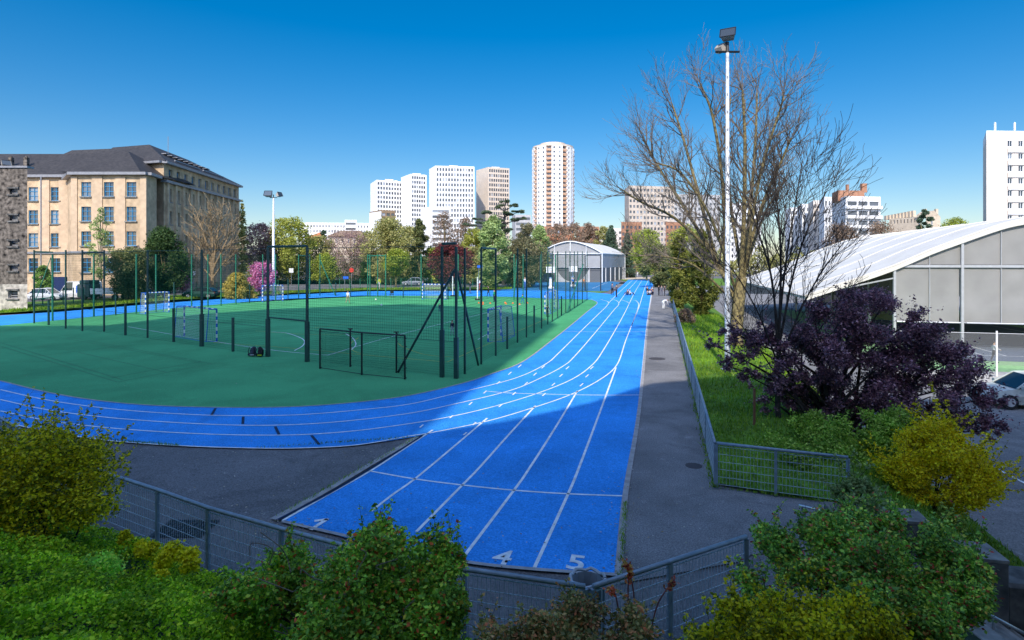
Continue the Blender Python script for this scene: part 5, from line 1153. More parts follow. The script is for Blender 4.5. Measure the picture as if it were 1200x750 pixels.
# ================================================================ vehicles
def car(name, label, cat, loc, yaw, color, L=4.2, W=1.75, H=1.45, kind='car', group=None):
    t = thing(name, label, cat, loc, math.radians(yaw), group); m = MB()
    if kind == 'car':
        st = [(-.5,.35,.62,.80),(-.485,.25,.78,.92),(-.40,.2,.90,.98),(-.2,.2,.93,1),(.16,.2,.92,1),(.3,.2,.86,.98),(.43,.22,.74,.93),(.485,.25,.62,.85),(.5,.35,.5,.76)]
        gh = [(-.44,.91),(-.3,H-.06),(-.12,H),(.06,H-.02),(.24,.91)]
    else:
        st = [(-.5,.3,1.0,.96),(-.49,.25,1.12,1),(-.2,.25,1.12,1),(.2,.25,1.12,1),(.3,.25,1.1,1),(.42,.28,.95,.95),(.49,.3,.75,.9),(.5,.35,.6,.82)]
        gh = [(-.495,1.1),(-.47,H-.05),(-.1,H),(.17,H-.05),(.32,1.09)]
    ring = []
    for fx, zb, zt, wf in st:
        x = fx*L; w = W/2*wf; zm = zb+(zt-zb)*.55
        ring.append([(x,-w*.9,zb),(x,-w,zm),(x,-w*.93,zt),(x,w*.93,zt),(x,w,zm),(x,w*.9,zb)])
    for a, b in zip(ring, ring[1:]):
        for j in range(6): m.quad(a[j], b[j], b[(j+1)%6], a[(j+1)%6])
    m.face(ring[0]); m.face(ring[-1][::-1])
    # roof, pillars
    wl, wt = W/2*.92, W/2*.76; g = [(fx*L, z, lerp(wl, wt, (z-.9)/(H-.9)) if kind == 'car' else lerp(wl, W/2*.86, (z-1.1)/(H-1.1))) for fx, z in gh]
    for i in (1, 2): (x0,z0,w0),(x1,z1,w1) = g[i],g[i+1]; m.quad((x0,-w0,z0),(x1,-w1,z1),(x1,w1,z1),(x0,w0,z0)); 
    for sgn in (-1, 1):
        for i in (0,1,2,3):
            (x0,z0,w0),(x1,z1,w1) = g[i],g[i+1]; m.tube([(x0,sgn*w0,z0),(x1,sgn*w1,z1)], .045, 5)
        for fx in ((-.14,.08) if kind == 'car' else (.02,)): m.tube([(fx*L,sgn*wl,.91),(fx*L,sgn*wt,H-.04)], .04, 5)
        if kind != 'car': m.quad((-.49*L,sgn*wl,1.1),(.02*L,sgn*wl,1.1),(.02*L,sgn*W/2*.86,H-.04),(-.46*L,sgn*W/2*.86,H-.06))
    if kind != 'car': m.quad((g[0][0],-g[0][2],g[0][1]),(g[1][0],-g[1][2],g[1][1]),(g[1][0],g[1][2],g[1][1]),(g[0][0],g[0][2],g[0][1]))
    body = m.build('body', color, t, local=True, smooth=False)
    for nm_, (i, j) in (('rear_window',(0,1)),('windscreen',(3,4))):
        if kind != 'car' and i == 0: continue
        (x0,z0,w0),(x1,z1,w1) = g[i],g[j]; q = MB(); q.quad((x0,-w0,z0),(x0,w0,z0),(x1,w1,z1),(x1,-w1,z1)); q.build(nm_, 'carglass', t, local=True)
    for sgn in (-1, 1):
        q = MB(); zb_ = g[0][1]-.02
        pts = [(x, sgn*(w-.01), z) for x, z, w in g] if kind == 'car' else [(.02*L,sgn*(wl-.01),1.09),(.02*L,sgn*W/2*.855,H-.06),(.17*L,sgn*W/2*.855,H-.06),(.32*L,sgn*(wl-.01),1.09)]
        q.face(pts); q.build('side_window', 'carglass', t, local=True)
        q = MB(); q.box((.2*L,sgn*(W/2+.08),1.0), (.12,.18,.13)); q.build('wing_mirror', color, t, local=True)
        q = MB(); q.box((.478*L,sgn*W*.33,.66 if kind == 'car' else .85), (.12,.36,.14)); q.build('headlight', flat(.7,.72,.72,.2), t, local=True)
        q = MB(); q.box((-.483*L,sgn*W*.36,.74 if kind == 'car' else .9), (.08,.24,.2)); q.build('tail_light', flat(.35,.01,.01,.3), t, local=True)
        for fx in (-.31,.31):
            wh = MB(); wh.tube([(fx*L,sgn*(W/2-.2),.32),(fx*L,sgn*(W/2+.01),.32)], .32, 18); o = wh.build('wheel', 'rubber', t, local=True); r = MB(); r.tube([(fx*L,sgn*(W/2-.05),.32),(fx*L,sgn*(W/2+.02),.32)], .2, 12); r.build('rim', flat(.45,.46,.47,.3), o, local=True)
    q = MB(); q.box((.5*L,0,.45), (.06,W*.5,.12)); q.build('number_plate', 'wpaint', t, local=True); return t
x, y, z = G(1206,479.5,-1.6); car('parked_car', 'silver green car parked by the tennis tent at the right edge', 'car', (x+.55,y+.6,z), 172, flat(.5,.54,.5,.3), 4.3, 1.78, 1.46)
x, y, z = G(484,334.3); car('parked_car', 'grey estate car parked on the street by the purple-red tree', 'car', (x,y,z), 180, flat(.25,.28,.33,.35), 4.4, 1.8, 1.6)
x, y, z = G(236,349); car('parked_car', 'dark green car parked behind the verge near the pink blossom', 'car', (x,y,z), 180, flat(.015,.06,.05,.35), 4.4, 1.75, 1.45)
x, y, z = G(166,349.5); car('parked_car', 'dark car half hidden behind the sunny goal and evergreen', 'car', (x,y,z), 0, flat(.06,.07,.09,.35), 4.2, 1.75, 1.55)
x, y, z = G(56,351.5); car('parked_car', 'pale car half hidden behind the green shrub by the school', 'car', (x,y,z), 0, flat(.6,.62,.64,.35), 4.1, 1.75, 1.5)
x, y, z = G(571,332.5); car('parked_car', 'dark car on the street beyond the conifers', 'car', (x,y,z), 0, flat(.05,.05,.06,.35), 4.3)
x, y, z = G(92,350); v = car('van', 'white van with blue rear side parked before the school', 'van', (x,y,z), 178, 'wpaint', 5.2, 1.95, 2.3, 'van')
q = MB(); q.box((-1.4,.99,1.3), (1.9,.03,.9)); q.build('blue_panel', 'bpaint', v, local=True)
x, y, z = G(124,351.2); t = thing('truck', 'white flatbed truck with dark cab behind the birch', 'truck', (x,y,z), math.pi); m = MB(); m.box((-.8,0,.95), (4.2,2.0,.35)); m.box((-.8,1.0,1.25), (4.2,.06,.5)); m.box((-.8,-1.0,1.25), (4.2,.06,.5)); m.build('flatbed', 'wpaint', t, local=True)
m = MB(); m.box((2.2,0,1.2), (1.7,2.0,1.7)); m.box((2.1,0,2.3), (1.4,1.9,.5)); o = m.build('cab', flat(.02,.06,.06,.4), t, local=True); o.modifiers.new('b', 'BEVEL').width = .1
for fx in (-1.8,2.2):
    for sgn in (-1,1): wh = MB(); wh.tube([(fx,sgn*.75,.38),(fx,sgn*1.02,.38)], .38, 14); wh.build('wheel', 'rubber', t, local=True)
for sgn in (-1,1): q = MB(); q.box((2.3,sgn*1.0,1.75), (.9,.06,.5)); q.build('side_window', 'carglass', t, local=True)
# ================================================================ foliage colours
def lm(k, *cols, tr=.35, big=.3, bs=.5, rg=.6, sp=.25): MT[k] = leafmat(k, [(i/max(1, len(cols)-1), c) for i, c in enumerate(cols)], tr, rg, big, bs, sp); return k
lm('petal', (.86,.72,.01), (.93,.82,.015), (.95,.88,.03), tr=.4, big=.1, bs=3)
lm('lf_dark', (0.031,0.068,0.021), (0.062,0.118,0.030), (0.105,0.169,0.051)); lm('lf_ever', (0.073,0.104,0.037), (0.171,0.200,0.066), (0.293,0.281,0.103))
lm('lf_mid', (0.128,0.247,0.049), (0.231,0.395,0.074), (0.359,0.519,0.124)); lm('lf_yel', (0.246,0.296,0.044), (0.390,0.426,0.067), (0.554,0.537,0.133)); lm('lf_olive', (0.231,0.247,0.074), (0.385,0.382,0.124), (0.564,0.494,0.198))
lm('lf_bright', (0.197,0.279,0.031), (0.337,0.406,0.046), (0.463,0.482,0.091)); lm('lf_pale', (0.228,0.321,0.101), (0.351,0.456,0.152), (0.491,0.575,0.237)); lm('lf_red', (0.098,0.021,0.023), (0.195,0.043,0.043), (0.312,0.085,0.070))
lm('lf_pink', (0.527,0.135,0.287), (0.790,0.254,0.473), (0.800,0.473,0.676)); lm('lf_brown', (0.211,0.144,0.094), (0.316,0.220,0.144), (0.421,0.304,0.220)); lm('lf_con', (0.053,0.094,0.060), (0.088,0.144,0.085), (0.150,0.203,0.118))
lm('lf_thuja', (0.088,0.111,0.021), (0.176,0.195,0.034), (0.298,0.287,0.060)); lm('lf_gold', (0.351,0.287,0.051), (0.527,0.423,0.085), (0.632,0.507,0.135)); lm('lf_brownpink', (0.263,0.169,0.135), (0.386,0.254,0.220), (0.527,0.355,0.338))
lm('lf_pinedk', (0.051,0.087,0.049), (0.103,0.148,0.079), (0.180,0.211,0.111)); lm('lf_conbrown', (0.115,0.124,0.062), (0.219,0.211,0.099), (0.359,0.296,0.160))
def T(name, label, px, Y, top, hw, shape, lmat_, n=11000, size=.36, low=.12, tm='bark', zb=0., **k):
    H = zpx(top, Y)-zb; R = hw/F*Y
    return leafy_tree(name, label, 'tree' if 'bush' not in name and 'shrub' not in name else 'bush', (*pxp(px, Y), zb), H, R, n, size, lmat_, tm, shape, low, **k)
# before the school
T('shrub_tree','bright green young tree in front of the school door', 51,82,311,12,'egg','lf_mid',6000,.22,.1)
T('birch_tree','slim pale green birch in front of the projecting school block', 118,80,242,17,'egg','lf_pale',2600,.24,.22,'barkp',nc=22,cr=.34)
T('holm_oak','round grey green evergreen tree with thick short trunk', 152,74,292,30,'round','lf_ever',16000,.22,.16,stems=4,trunk_r=.22)
T('cedar_tree','tall dark green tree right of the round evergreen', 192,79,267,33,'egg','lf_dark',17000,.26,.1,nc=34)
T('blossom_tree','small pink blossom tree at the foot of the tall dark tree', 214,83,316,15,'round','lf_pink',2600,.25,.3,'barkd',cr=.36)
T('golden_bush','rounded golden green bush beside the blue track', 279,78,320,20,'dome','lf_gold',11000,.2,.0,nc=30)
T('blossom_tree','pink blossom tree left of the floodlight pole', 305,84,308,18,'round','lf_pink',5500,.25,.22,'barkd',cr=.34)
b = pxp(249, 84); pb = lambda px, py, Y=84: P(px, py, Y)
bare_tree('bare_tree','leafless pollarded tan tree in front of the school wing', (*b,0), [([pb(249,330),pb(246,300),pb(238,272),pb(232,255)],.2,1.9),([pb(249,325),pb(252,295),pb(256,270),pb(260,250)],.2,1.9),([pb(250,315),pb(262,290),pb(270,272)],.16,1.8),([pb(248,312),pb(236,295),pb(228,282)],.16,1.8),([pb(249,315),pb(249,285),pb(247,255)],.18,1.9),([pb(250,325),pb(262,308),pb(270,300)],.12,1.5),([pb(248,325),pb(236,312),pb(229,306)],.12,1.5)], 2, 'twigtan', trunk=([(*b,-.1),pb(249,338),pb(249.5,322)],.3), minr=.035, wig=.22, kids=(2,3), up=.12)
T('poplar_tree','narrow upright poplar just right of the school', 284,118,234,6.5,'column','lf_olive',3600,.35,.08,nc=30,cr=.5)
# park trees behind the street, left to right
S = [('park_tree','brown twiggy tree between the round tower and the small hall',672,160,262,20,'round','lf_brown',6000,.42,.1),('park_tree','olive tree behind the first dark conifer by the small hall',708,185,266,16,'round','lf_olive',6000,.5,.1),
('park_tree','olive tree standing behind the small light green tree',478,145,266,26,'round','lf_olive',10000,.42,.08),('park_tree','second bare grey brown tree right of the first, before the beige tower',545,146,254,22,'egg','lf_brown',5000,.36,.08),('park_tree','olive brown tree behind the dark undergrowth tree',432,142,272,22,'round','lf_olive',8000,.4,.08),('park_tree','yellow olive tree behind the yellowish one, left of the willow',556,140,268,18,'round','lf_yel',7000,.4,.05),('park_tree','brown olive tree behind the willow, right of the layered pine',618,146,262,18,'round','lf_conbrown',8000,.4,.05),
('park_tree','brown budding tree behind the left floodlight pole',304,130,262,26,'round','lf_brownpink',9000,.38,.2),
('park_tree','yellow green tree right of the left floodlight pole',340,132,256,30,'round','lf_yel',11000,.4,.15),
('park_tree','brown twiggy tree low behind the pink blossom',318,136,285,24,'round','lf_brown',7000,.34,.1),
('park_tree','olive tree filling the gap behind the tall gate frame',372,140,276,28,'round','lf_olive',9000,.4,.1),
('park_tree','fresh green small tree right of the tall gate frame',380,130,297,22,'egg','lf_bright',7000,.3,.08),
('park_tree','small dark conifer below the brown roofed house',379,150,268,10,'egg','lf_con',4500,.4,.1),
('park_tree','grey brown leafless looking tree, broad and rounded',410,134,270,32,'round','lf_brownpink',9000,.26,.1),
('park_tree','dark undergrowth tree between the grey brown and olive trees',432,132,300,14,'egg','lf_dark',5000,.3,.05),
('park_tree','broad olive green tree before the low brown block',455,124,256,33,'round','lf_olive',14000,.38,.1),
('park_tree','dark ivy covered tree before the narrow white tower',491,128,255,15,'egg','lf_ever',8000,.36,.05),
('park_tree','small light green tree by the grey estate car',464,112,293,18,'round','lf_bright',7500,.28,.4),
('park_tree','yellowish tree left of the purple-red tree',507,132,290,16,'round','lf_yel',6000,.38,.05),
('park_tree','bare grey brown tree before the widest white tower',521,138,246,26,'egg','lf_brown',5200,.34,.1),
('plum_tree','purple-red leaved round tree on the verge',528,98,286,29,'round','lf_red',14000,.27,.26),
('park_tree','olive yellow tree behind the purple-red tree',551,122,290,20,'round','lf_olive',8000,.36,.1),
('willow_tree','pale green weeping tree with upright plumes',578,108,252,25,'egg','lf_pale',13000,.38,.04),
('willow_tree','pale green tree half hidden behind the dark conifers',632,136,262,17,'egg','lf_pale',8000,.38,.08),
('park_tree','wide brownish green conifer with drooping tiers',612,112,280,34,'round','lf_conbrown',16000,.33,.06),
('park_tree','brownish green conifer left of the small hall',606,118,288,18,'egg','lf_conbrown',9000,.33,.06),
('park_tree','brown twiggy tree right of the pale green trees',652,150,262,17,'round','lf_brown',4200,.4,.1),
('park_tree','brown leafless tree behind the small hall roof',690,190,262,18,'round','lf_brown',6000,.5,.1),
('conifer_tree','dark green pointed conifer right of the small hall',716,172,262,20,'cone','lf_con',13000,.5,.02),
('conifer_tree','second dark conifer right behind the small hall',735,178,268,14,'cone','lf_con',8000,.5,.02),
('park_tree','bright yellow green tree over the end of the track',758,150,270,24,'round','lf_bright',10000,.42,.18),
('park_tree','dark green tree right of the track end',772,112,287,22,'egg','lf_ever',10000,.34,.04),
('park_tree','yellow green tree seen through the bare branches',800,120,266,26,'round','lf_yel',9000,.38,.1),
('park_tree','brown hedge tree left of the balconied apartments base',985,150,262,34,'dome','lf_brown',8000,.4,.0),
('park_tree','brown twiggy hedge tree above the tent roof',1032,150,259,34,'dome','lf_brown',8000,.4,.0),
('olive_tree','dark green tree standing before the tan gable house',1083,150,245,11,'round','lf_con',5000,.4,.3),
('park_tree','yellow flowering tree left of the high-rise',1118,145,255,26,'dome','lf_bright',8000,.36,.1)]
for nm_, lab, px, Y, top, hw, shp, l_, n, s, low in S: T(nm_, lab, px, Y, top, hw, shp, l_, n, s, low, nc=int(18+hw*.5), group=None, limbs=hw > 12)
# layered pine
px = 590; Y = 124; t = thing('pine_tree','tall dark layered pine rising above the pale weeping tree', 'tree', (*pxp(px,Y),0)); tr = MB(); tr.tube([(*pxp(px,Y),-.1),P(590,290,Y),P(592,232,Y)], [.4,.3,.08], 7)
cs, rs = [], []
for (x_, y_, r_) in ((592,236,4.5),(585,242,5),(600,241,5),(573,249,6),(594,250,6),(607,248,5),(581,258,6),(604,257,5.5),(566,262,5),(551,263,5),(590,264,7),(610,256,4),(558,256,4),(598,270,6),(576,270,6)):
    for k in range(4): q = P(x_+random.uniform(-6,6), y_+random.uniform(-1.5,1.5), Y+random.uniform(-3,3)); cs.append(q); rs.append(r_*F and r_/F*Y*.62)
    tr.tube([P(591,y_+6,Y), P(x_,y_+1,Y)], [.14,.05], 5)
tr.build('trunk','barkd',t); trimesh('crown', leafquads(clump_points(cs, rs, 15000, .38), .36, .35), 4, 'lf_pinedk', t)
# conifers between walkway and bare tree
T('thuja_tree','tall olive green conifer hedge tree behind the railing, the left one', 796,62,274,18,'egg','lf_thuja',15000,.2,.0,nc=34)
T('thuja_tree','olive green conifer with drooping sprays left of the lamp post', 822,54,268,24,'egg','lf_thuja',22000,.18,.0,nc=44)
T('thuja_tree','dark conifer close to the track end by the standing people', 793,84,290,15,'egg','lf_ever',12000,.24,.0,nc=30)
T('low_bush','small dry looking bush at the foot of the conifers', 803,47,362,14,'dome','lf_brown',3000,.12,.0)
# the big bare tree
Y = 35.5; q = lambda px, py, dy=0: P(px, py, Y+dy)
bx0 = G(863,406)
limbs = [([q(866,360),q(849,325,.5),(q(832,293,1)),q(800,240,1.5),q(768,190,2),q(748,150,2.5)],0.160,2.04),
 ([q(832,293,1),q(790,255,0),q(752,237,-1),q(716,214,-2)],0.104,1.77),([q(838,300,1),q(818,225,2),q(800,160,3),(q(782,105,3.5))],0.128,1.97),
 ([q(868,335),q(872,250,-1),q(873,165,-1.5),q(869,80,-2)],0.160,1.97),([q(870,325),q(889,245,1),q(900,165,1.5),q(906,85,2)],0.144,1.97),
 ([q(872,318),q(903,240,-1),q(933,188,-2),q(955,150,-2.5)],0.120,1.90),([q(850,330,1),q(848,230,-1),q(836,140,-2),q(814,80,-2)],0.128,1.90),
 ([q(856,350),q(815,312,-1.5),q(775,300,-2.5),q(738,300,-3)],0.080,1.63),([q(872,325),q(858,240,2),q(852,160,3),q(866,95,3)],0.120,1.84),([q(870,330),q(915,255,2),q(945,225,3),q(962,205,3)],0.096,1.70),
 ([q(862,340),q(835,260,-2),q(800,205,-3),q(758,185,-3)],0.104,1.77),([q(873,330),q(893,210,-2),q(925,130,-3),q(935,105,-3)],0.104,1.77)]
bw = lambda p: (p[0] if p[0] < bx0[0]+.6 else bx0[0]+.6+(p[0]-bx0[0]-.6)*.66, p[1], p[2])
limbs = [([bw(p) for p in l], r_, L_) for l, r_, L_ in limbs]
limbs = [(l[:-1]+[tuple(lerp(np.array(l[-2]), np.array(l[-1]), .7))], r_, L_*.9) for l, r_, L_ in limbs]
bare_tree('bare_tree','huge leafless spreading tree on the lawn behind the tall lamp post', bx0, limbs, 3, 'bark', 'twig', trunk=([(bx0[0],bx0[1],-.1),q(863,385),q(866,350),q(869,325)],.42), minr=.0075, kids=(3,3), spread=.65, wig=.15, up=.09)
# dark thin tree in front of it
Y = 18.6; bx0 = (8.42,18.6,0)
limbs = [([q(912,420),q(905,330),q(888,270),q(872,225)],.04,1.3),([q(913,400),q(915,310),q(912,250),q(905,200)],.045,1.3),([q(914,400),q(930,320),q(948,265),q(968,225)],.04,1.3),([q(912,430),q(935,370),q(962,320),q(988,285)],.035,1.1),
 ([q(911,425),q(890,370),q(868,330),q(850,305)],.03,1.0),([q(913,380),q(922,300),q(932,240),q(940,190)],.035,1.2),([q(912,440),q(950,400),q(985,350)],.03,.9),([q(910,440),q(880,395),q(858,370)],.025,.8),([q(913,390),q(900,300),q(893,240)],.03,1.2)]
bare_tree('bare_tree','slender dark leafless tree at the left of the purple plum', bx0, limbs, 2, 'barkd', 'barkd', trunk=([(8.42,18.6,-.1),q(911,460),q(913,400)],.085), minr=.0065, kids=(3,4), spread=.6, wig=.14, up=.12)
st_ = thing('tree_stake','brown wooden stake on the lawn by the plum tree','stake',G(884,500)); m = MB(); x, y, z = G(884,500); m.tube([(x,y,-.05),(x,y,1.15)], .04, 7); m.build('post', flat(.2,.09,.05), st_)
# purple plum in the foreground right
lm('lf_plum', (0.073,0.042,0.074), (0.162,0.073,0.121), (0.346,0.155,0.203), (0.565,0.313,0.339), tr=.2, big=.4, bs=1.5, rg=.4, sp=.6)
Y = 19; zb = -.75
lump = [(1010,395,0,1.5),(1065,405,.3,1.5),(960,390,0,1.3),(1105,440,-.3,1.3),(915,425,-.6,.85),(873,400,-.3,.75),(1035,358,.2,.95),(1050,465,-.3,1.3),(985,450,.2,1.2),(1135,482,-.5,.85),(895,392,.2,.6),(1100,395,.4,1.0),(1000,350,0,.6),(945,448,0,.7),(905,395,0,.55),(1085,500,-.3,.9),(855,388,-.3,.4),(1150,505,-.4,.45),(955,365,.3,.6),(1075,370,.2,.6),(850,428,-.3,.32),(880,442,-.3,.42),(836,404,-.3,.26),(903,468,-.2,.5),(960,482,.2,.7),(1012,492,.2,.7),(1150,468,-.3,.6),(1172,500,-.4,.35),(1125,418,.2,.7),(1060,440,.2,1.0),(970,425,-.2,1.0),(1030,430,-.4,1.1),(1090,465,-.4,1.0),(1000,470,-.2,.8),(1130,450,-.2,.8),(940,400,.3,.8),(930,465,0,.7),(962,448,.1,.8),(912,448,-.2,.65),(985,400,.2,1.0)]
lp = [(*P(px, py, Y+dy), r) for px, py, dy, r in lump]
t = thing('plum_tree', 'large dark purple leaved plum tree in front of the white tent', 'tree', (11.0,19,zb)); tr = MB(); cs, rs = [], []
for x, y, z, r in lp:
    for k in range(9):
        d = np.array([random.gauss(0,1) for _ in range(3)]); d /= np.linalg.norm(d); s = r*random.uniform(.35,1.0); cs.append((x+d[0]*s, y+d[1]*s, z+d[2]*s*.8)); rs.append(r*random.uniform(.22,.4))
for i, (x, y, z, r) in enumerate(lp):
    b0 = (11.0+random.gauss(0,.25)-.35*(i % 4), 19+random.gauss(0,.2), zb-.1); mm = (lerp(b0[0],x,.45)+random.gauss(0,.2), lerp(b0[1],y,.5), lerp(b0[2],z,.62)); tr.tube(smooth_line([b0,mm,(x,y,z)], 5), list(np.linspace(.075,.015,11)), 6, cap=False)
for c in cs[::2]: k = min(range(len(lp)), key=lambda i: math.dist(lp[i][:3], c)); tr.tube([lp[k][:3], c], [.015,.006], 4, cap=False)
tr.build('trunk', 'barkd', t, smooth=True); pts = clump_points(cs, rs, 100000, .9, .15); ex = []
for k in range(420):
    c = np.array(random.choice(cs)); d = np.array([random.gauss(0,1), random.gauss(0,1), random.gauss(.5,.7)]); d /= np.linalg.norm(d); L = random.uniform(.3,.9)
    for j in range(16): ex.append(c+d*L*j/15+RNG.normal(size=3)*.035)
trimesh('crown', leafquads(np.vstack([pts, np.array(ex)]), .082, .6), 4, 'lf_plum', t)
# shrubs right of the railing
lm('lf_shrub', (0.092,0.194,0.019), (0.230,0.429,0.041), (0.462,0.610,0.080), (0.473,0.610,0.129), tr=.3, bs=2); lm('lf_shrub2', (0.133,0.215,0.030), (0.300,0.408,0.061), (0.602,0.670,0.121), tr=.3, bs=2)
def LP_(l): return [(*P(px, py, y), r) for px, py, y, r in l]
bush('green_shrub','mid green leafy shrub behind the short railing panel','shrub', LP_([(935,540,14.6,.75),(985,520,15.2,.95),(1025,530,15.4,.9),(905,520,15.8,.5),(960,505,16.2,.7),(1010,560,14.2,.7),(1040,500,16,.8)]), 26000, .075, 'lf_shrub', shoots=60, shoot_len=.35)
MT['lf_forsythia'] = leafmat('lf_forsythia', [(0,(.12,.16,.012)),(.18,(.4,.36,.015)),(.34,(.8,.58,.01)),(.75,(.92,.7,.012)),(1,(.94,.78,.03))], .4, .6, .2, 2.5)
bush('forsythia_bush','big yellow flowering forsythia by the car park','bush', LP_([(1075,540,13.8,.8),(1120,545,13.4,.9),(1150,565,13.2,.5),(1100,510,14,.7),(1050,560,13.6,.5),(1125,580,13,.55),(1080,580,13.2,.5)]), 22000, .06, 'lf_forsythia', shoots=240, shoot_len=.75, shell=.3, flowers=(8500, .06, 'petal'))
bush('green_shrub','low dark shrub with pale sprigs on the slope under the forsythia','shrub', LP_([(1085,615,12.2,.35),(1060,625,11.9,.3),(1110,608,12.5,.3)]), 4200, .06, 'lf_shrub2', shoots=20, shoot_len=.25)
bush('green_shrub','pale green leafy sprigs rising at the end of the short railing','shrub', LP_([(985,575,10.8,.22),(1010,570,10.6,.25),(1020,595,10.2,.2)]), 1500, .07, 'lf_pale', shoots=34, shoot_len=.5)
# bushes on the near bank
MT['lf_rose'] = leafmat('lf_rose', [(0,(0.106,0.211,0.026)),(.4,(0.224,0.449,0.051)),(.72,(0.450,0.735,0.066)),(.9,(0.747,0.824,0.083)),(.96,(0.766,0.104,0.034)),(1,(0.766,0.186,0.051))], .25, .45, .4, 2.2)
MT['lf_rose2'] = leafmat('lf_rose2', [(0,(0.103,0.215,0.042)),(.4,(0.217,0.429,0.075)),(.7,(0.435,0.717,0.091)),(.9,(0.742,0.750,0.100)),(.94,(0.652,0.071,0.051)),(1,(0.742,0.143,0.083))], .25, .45, .4, 2.2)
MT['lf_yellowbush'] = leafmat('lf_yellowbush', [(0,(.1,.14,.012)),(.3,(.26,.29,.015)),(.55,(.48,.46,.02)),(.7,(.78,.62,.012)),(1,(.88,.72,.02))], .35, .6, .25, 2.5)
MT['lf_darkred'] = leafmat('lf_darkred', [(0,(0.165,0.162,0.050)),(.4,(0.332,0.326,0.091)),(.7,(0.581,0.380,0.114)),(.9,(0.830,0.243,0.102)),(1,(0.850,0.541,0.228))], .2, .5, .4, 2.2)
MT['lf_cover'] = leafmat('lf_cover', [(0,(0.111,0.217,0.010)),(.5,(0.307,0.540,0.015)),(.85,(0.660,0.900,0.029)),(1,(0.878,0.900,0.048))], .3, .6, .45, 1.6)
MT['lf_bluegreen'] = leafmat('lf_bluegreen', [(0,(0.183,0.433,0.046)),(.5,(0.454,0.900,0.090)),(1,(0.900,0.900,0.136))], .3, .6, .35, 2)
MT['lf_yellowcover'] = leafmat('lf_yellowcover', [(0,(.3,.32,.01)),(.5,(.7,.6,.015)),(1,(.9,.78,.03))], .3, .6, .3, 3)
bush('yellow_bush','tall yellow flowering bush at the left edge of the bank','bush', LP_([(40,545,8.6,.95),(-15,560,8.4,1.0),(85,560,8.8,.65),(50,595,8.2,.9),(20,532,8.8,.55),(75,545,9.0,.5),(-30,525,8.8,.6),(105,590,8.6,.45)]), 26000, .05, 'lf_yellowbush', shoots=280, shoot_len=.6, shell=.3, flowers=(7500, .042, 'petal'))
bush('rose_bush','dark glossy green rose bush with reddish tips covering the railing','bush', LP_([(325,698,5.9,.46),(400,702,5.8,.54),(460,665,5.7,.55),(442,654,5.9,.34),(500,700,5.5,.45),(340,668,6.1,.28),(300,720,5.6,.45),(460,730,5.2,.6),(400,740,5.2,.6),(520,735,5.1,.4),(515,690,5.5,.36),(505,662,5.7,.27),(522,655,5.75,.2),(440,625,6.0,.22)]), 52000, .045, 'lf_rose', shoots=170, shoot_len=.3)
tw = bpy.data.objects[[o.name for o in bpy.data.objects if o.name.startswith('rose_bush')][0]]; m = MB()
for k in range(16):
    a_ = P(random.uniform(310,500), random.uniform(660,745), 5.15); e_ = [a_]
    for j in range(3): e_.append((e_[-1][0]+random.gauss(0,.09), e_[-1][1]+random.gauss(0,.04), e_[-1][2]+random.gauss(.05,.08)))
    m.tube(smooth_line(e_, 3), .005, 4, cap=False)
m.build('bare_twigs', 'twiggrey', tw)
bush('photinia_bush','low dark bush with dusty pink tips at the bottom centre','bush', LP_([(620,745,4.7,.34),(680,735,4.8,.36),(735,745,4.7,.34),(580,765,4.5,.3),(650,775,4.5,.42),(720,775,4.4,.42)]), 17000, .036, 'lf_darkred', shoots=70, shoot_len=.16)
m = MB(); t = thing('red_sprig','tall bare shoots with red budding leaves before the railing corner','sprig', (*P(735,720,5.2)[:2], zf(*P(735,720,5.2)[:2]))); ex = []
for pts in ([(742,735),(736,700),(738,664)],[(745,735),(742,690),(733,658)],[(762,740),(772,705),(790,680)],[(728,735),(722,700),(716,690)]):
    l = [P(a, b_, 5.2) for a, b_ in pts]; m.tube(smooth_line(l, 4), .007, 5, cap=False); e = l[-1]
    for k in range(46): s = random.random()**1.7; ex.append(np.array(e)+(np.array(l[1])-np.array(e))*s*.5+RNG.normal(size=3)*.018)
m.build('stems', flat(0.228,0.076,0.076), t); MT['lf_redbud'] = leafmat('lf_redbud', [(0,(0.513,0.074,0.049)),(.6,(0.769,0.198,0.074)),(1,(0.641,0.494,0.124))], .3); trimesh('foliage', leafquads(np.array(ex), .04), 4, 'lf_redbud', t)
bush('rose_bush','large blue green rose bush with purple tips by the concrete steps','bush', LP_([(1000,650,6.6,.55),(940,655,6.7,.42),(1060,665,6.5,.55),(1110,690,6.3,.42),(905,635,7.2,.3),(960,620,7.2,.3),(1010,690,6.2,.6),(1080,715,6.0,.55),(890,690,6.6,.3),(1030,625,7,.3),(1120,735,5.9,.3),(1000,735,5.7,.5),(1122,662,6.4,.34),(1128,700,6.1,.3),(1050,618,7.0,.26),(1088,642,6.7,.32),(1000,612,7.1,.24)]), 60000, .044, 'lf_rose2', shoots=190, shoot_len=.34)
bush('yellow_bush','yellow flowering bush at the foot of the rose bush, bottom right','bush', LP_([(930,720,5.6,.42),(870,735,5.5,.36),(990,735,5.4,.42),(910,755,5.3,.4),(960,765,5.1,.4),(1040,755,5.2,.3),(830,760,5.2,.28)]), 20000, .042, 'lf_yellowbush', shoots=160, shoot_len=.32, shell=.3, flowers=(6500, .036, 'petal'))
bush('green_shrub','blue green rounded shrub on the bank at the bottom left','shrub', LP_([(90,710,6.8,.6),(140,720,6.6,.5),(60,735,6.4,.5),(110,680,7.2,.4)]), 20000, .045, 'lf_bluegreen', shoots=60, shoot_len=.2)
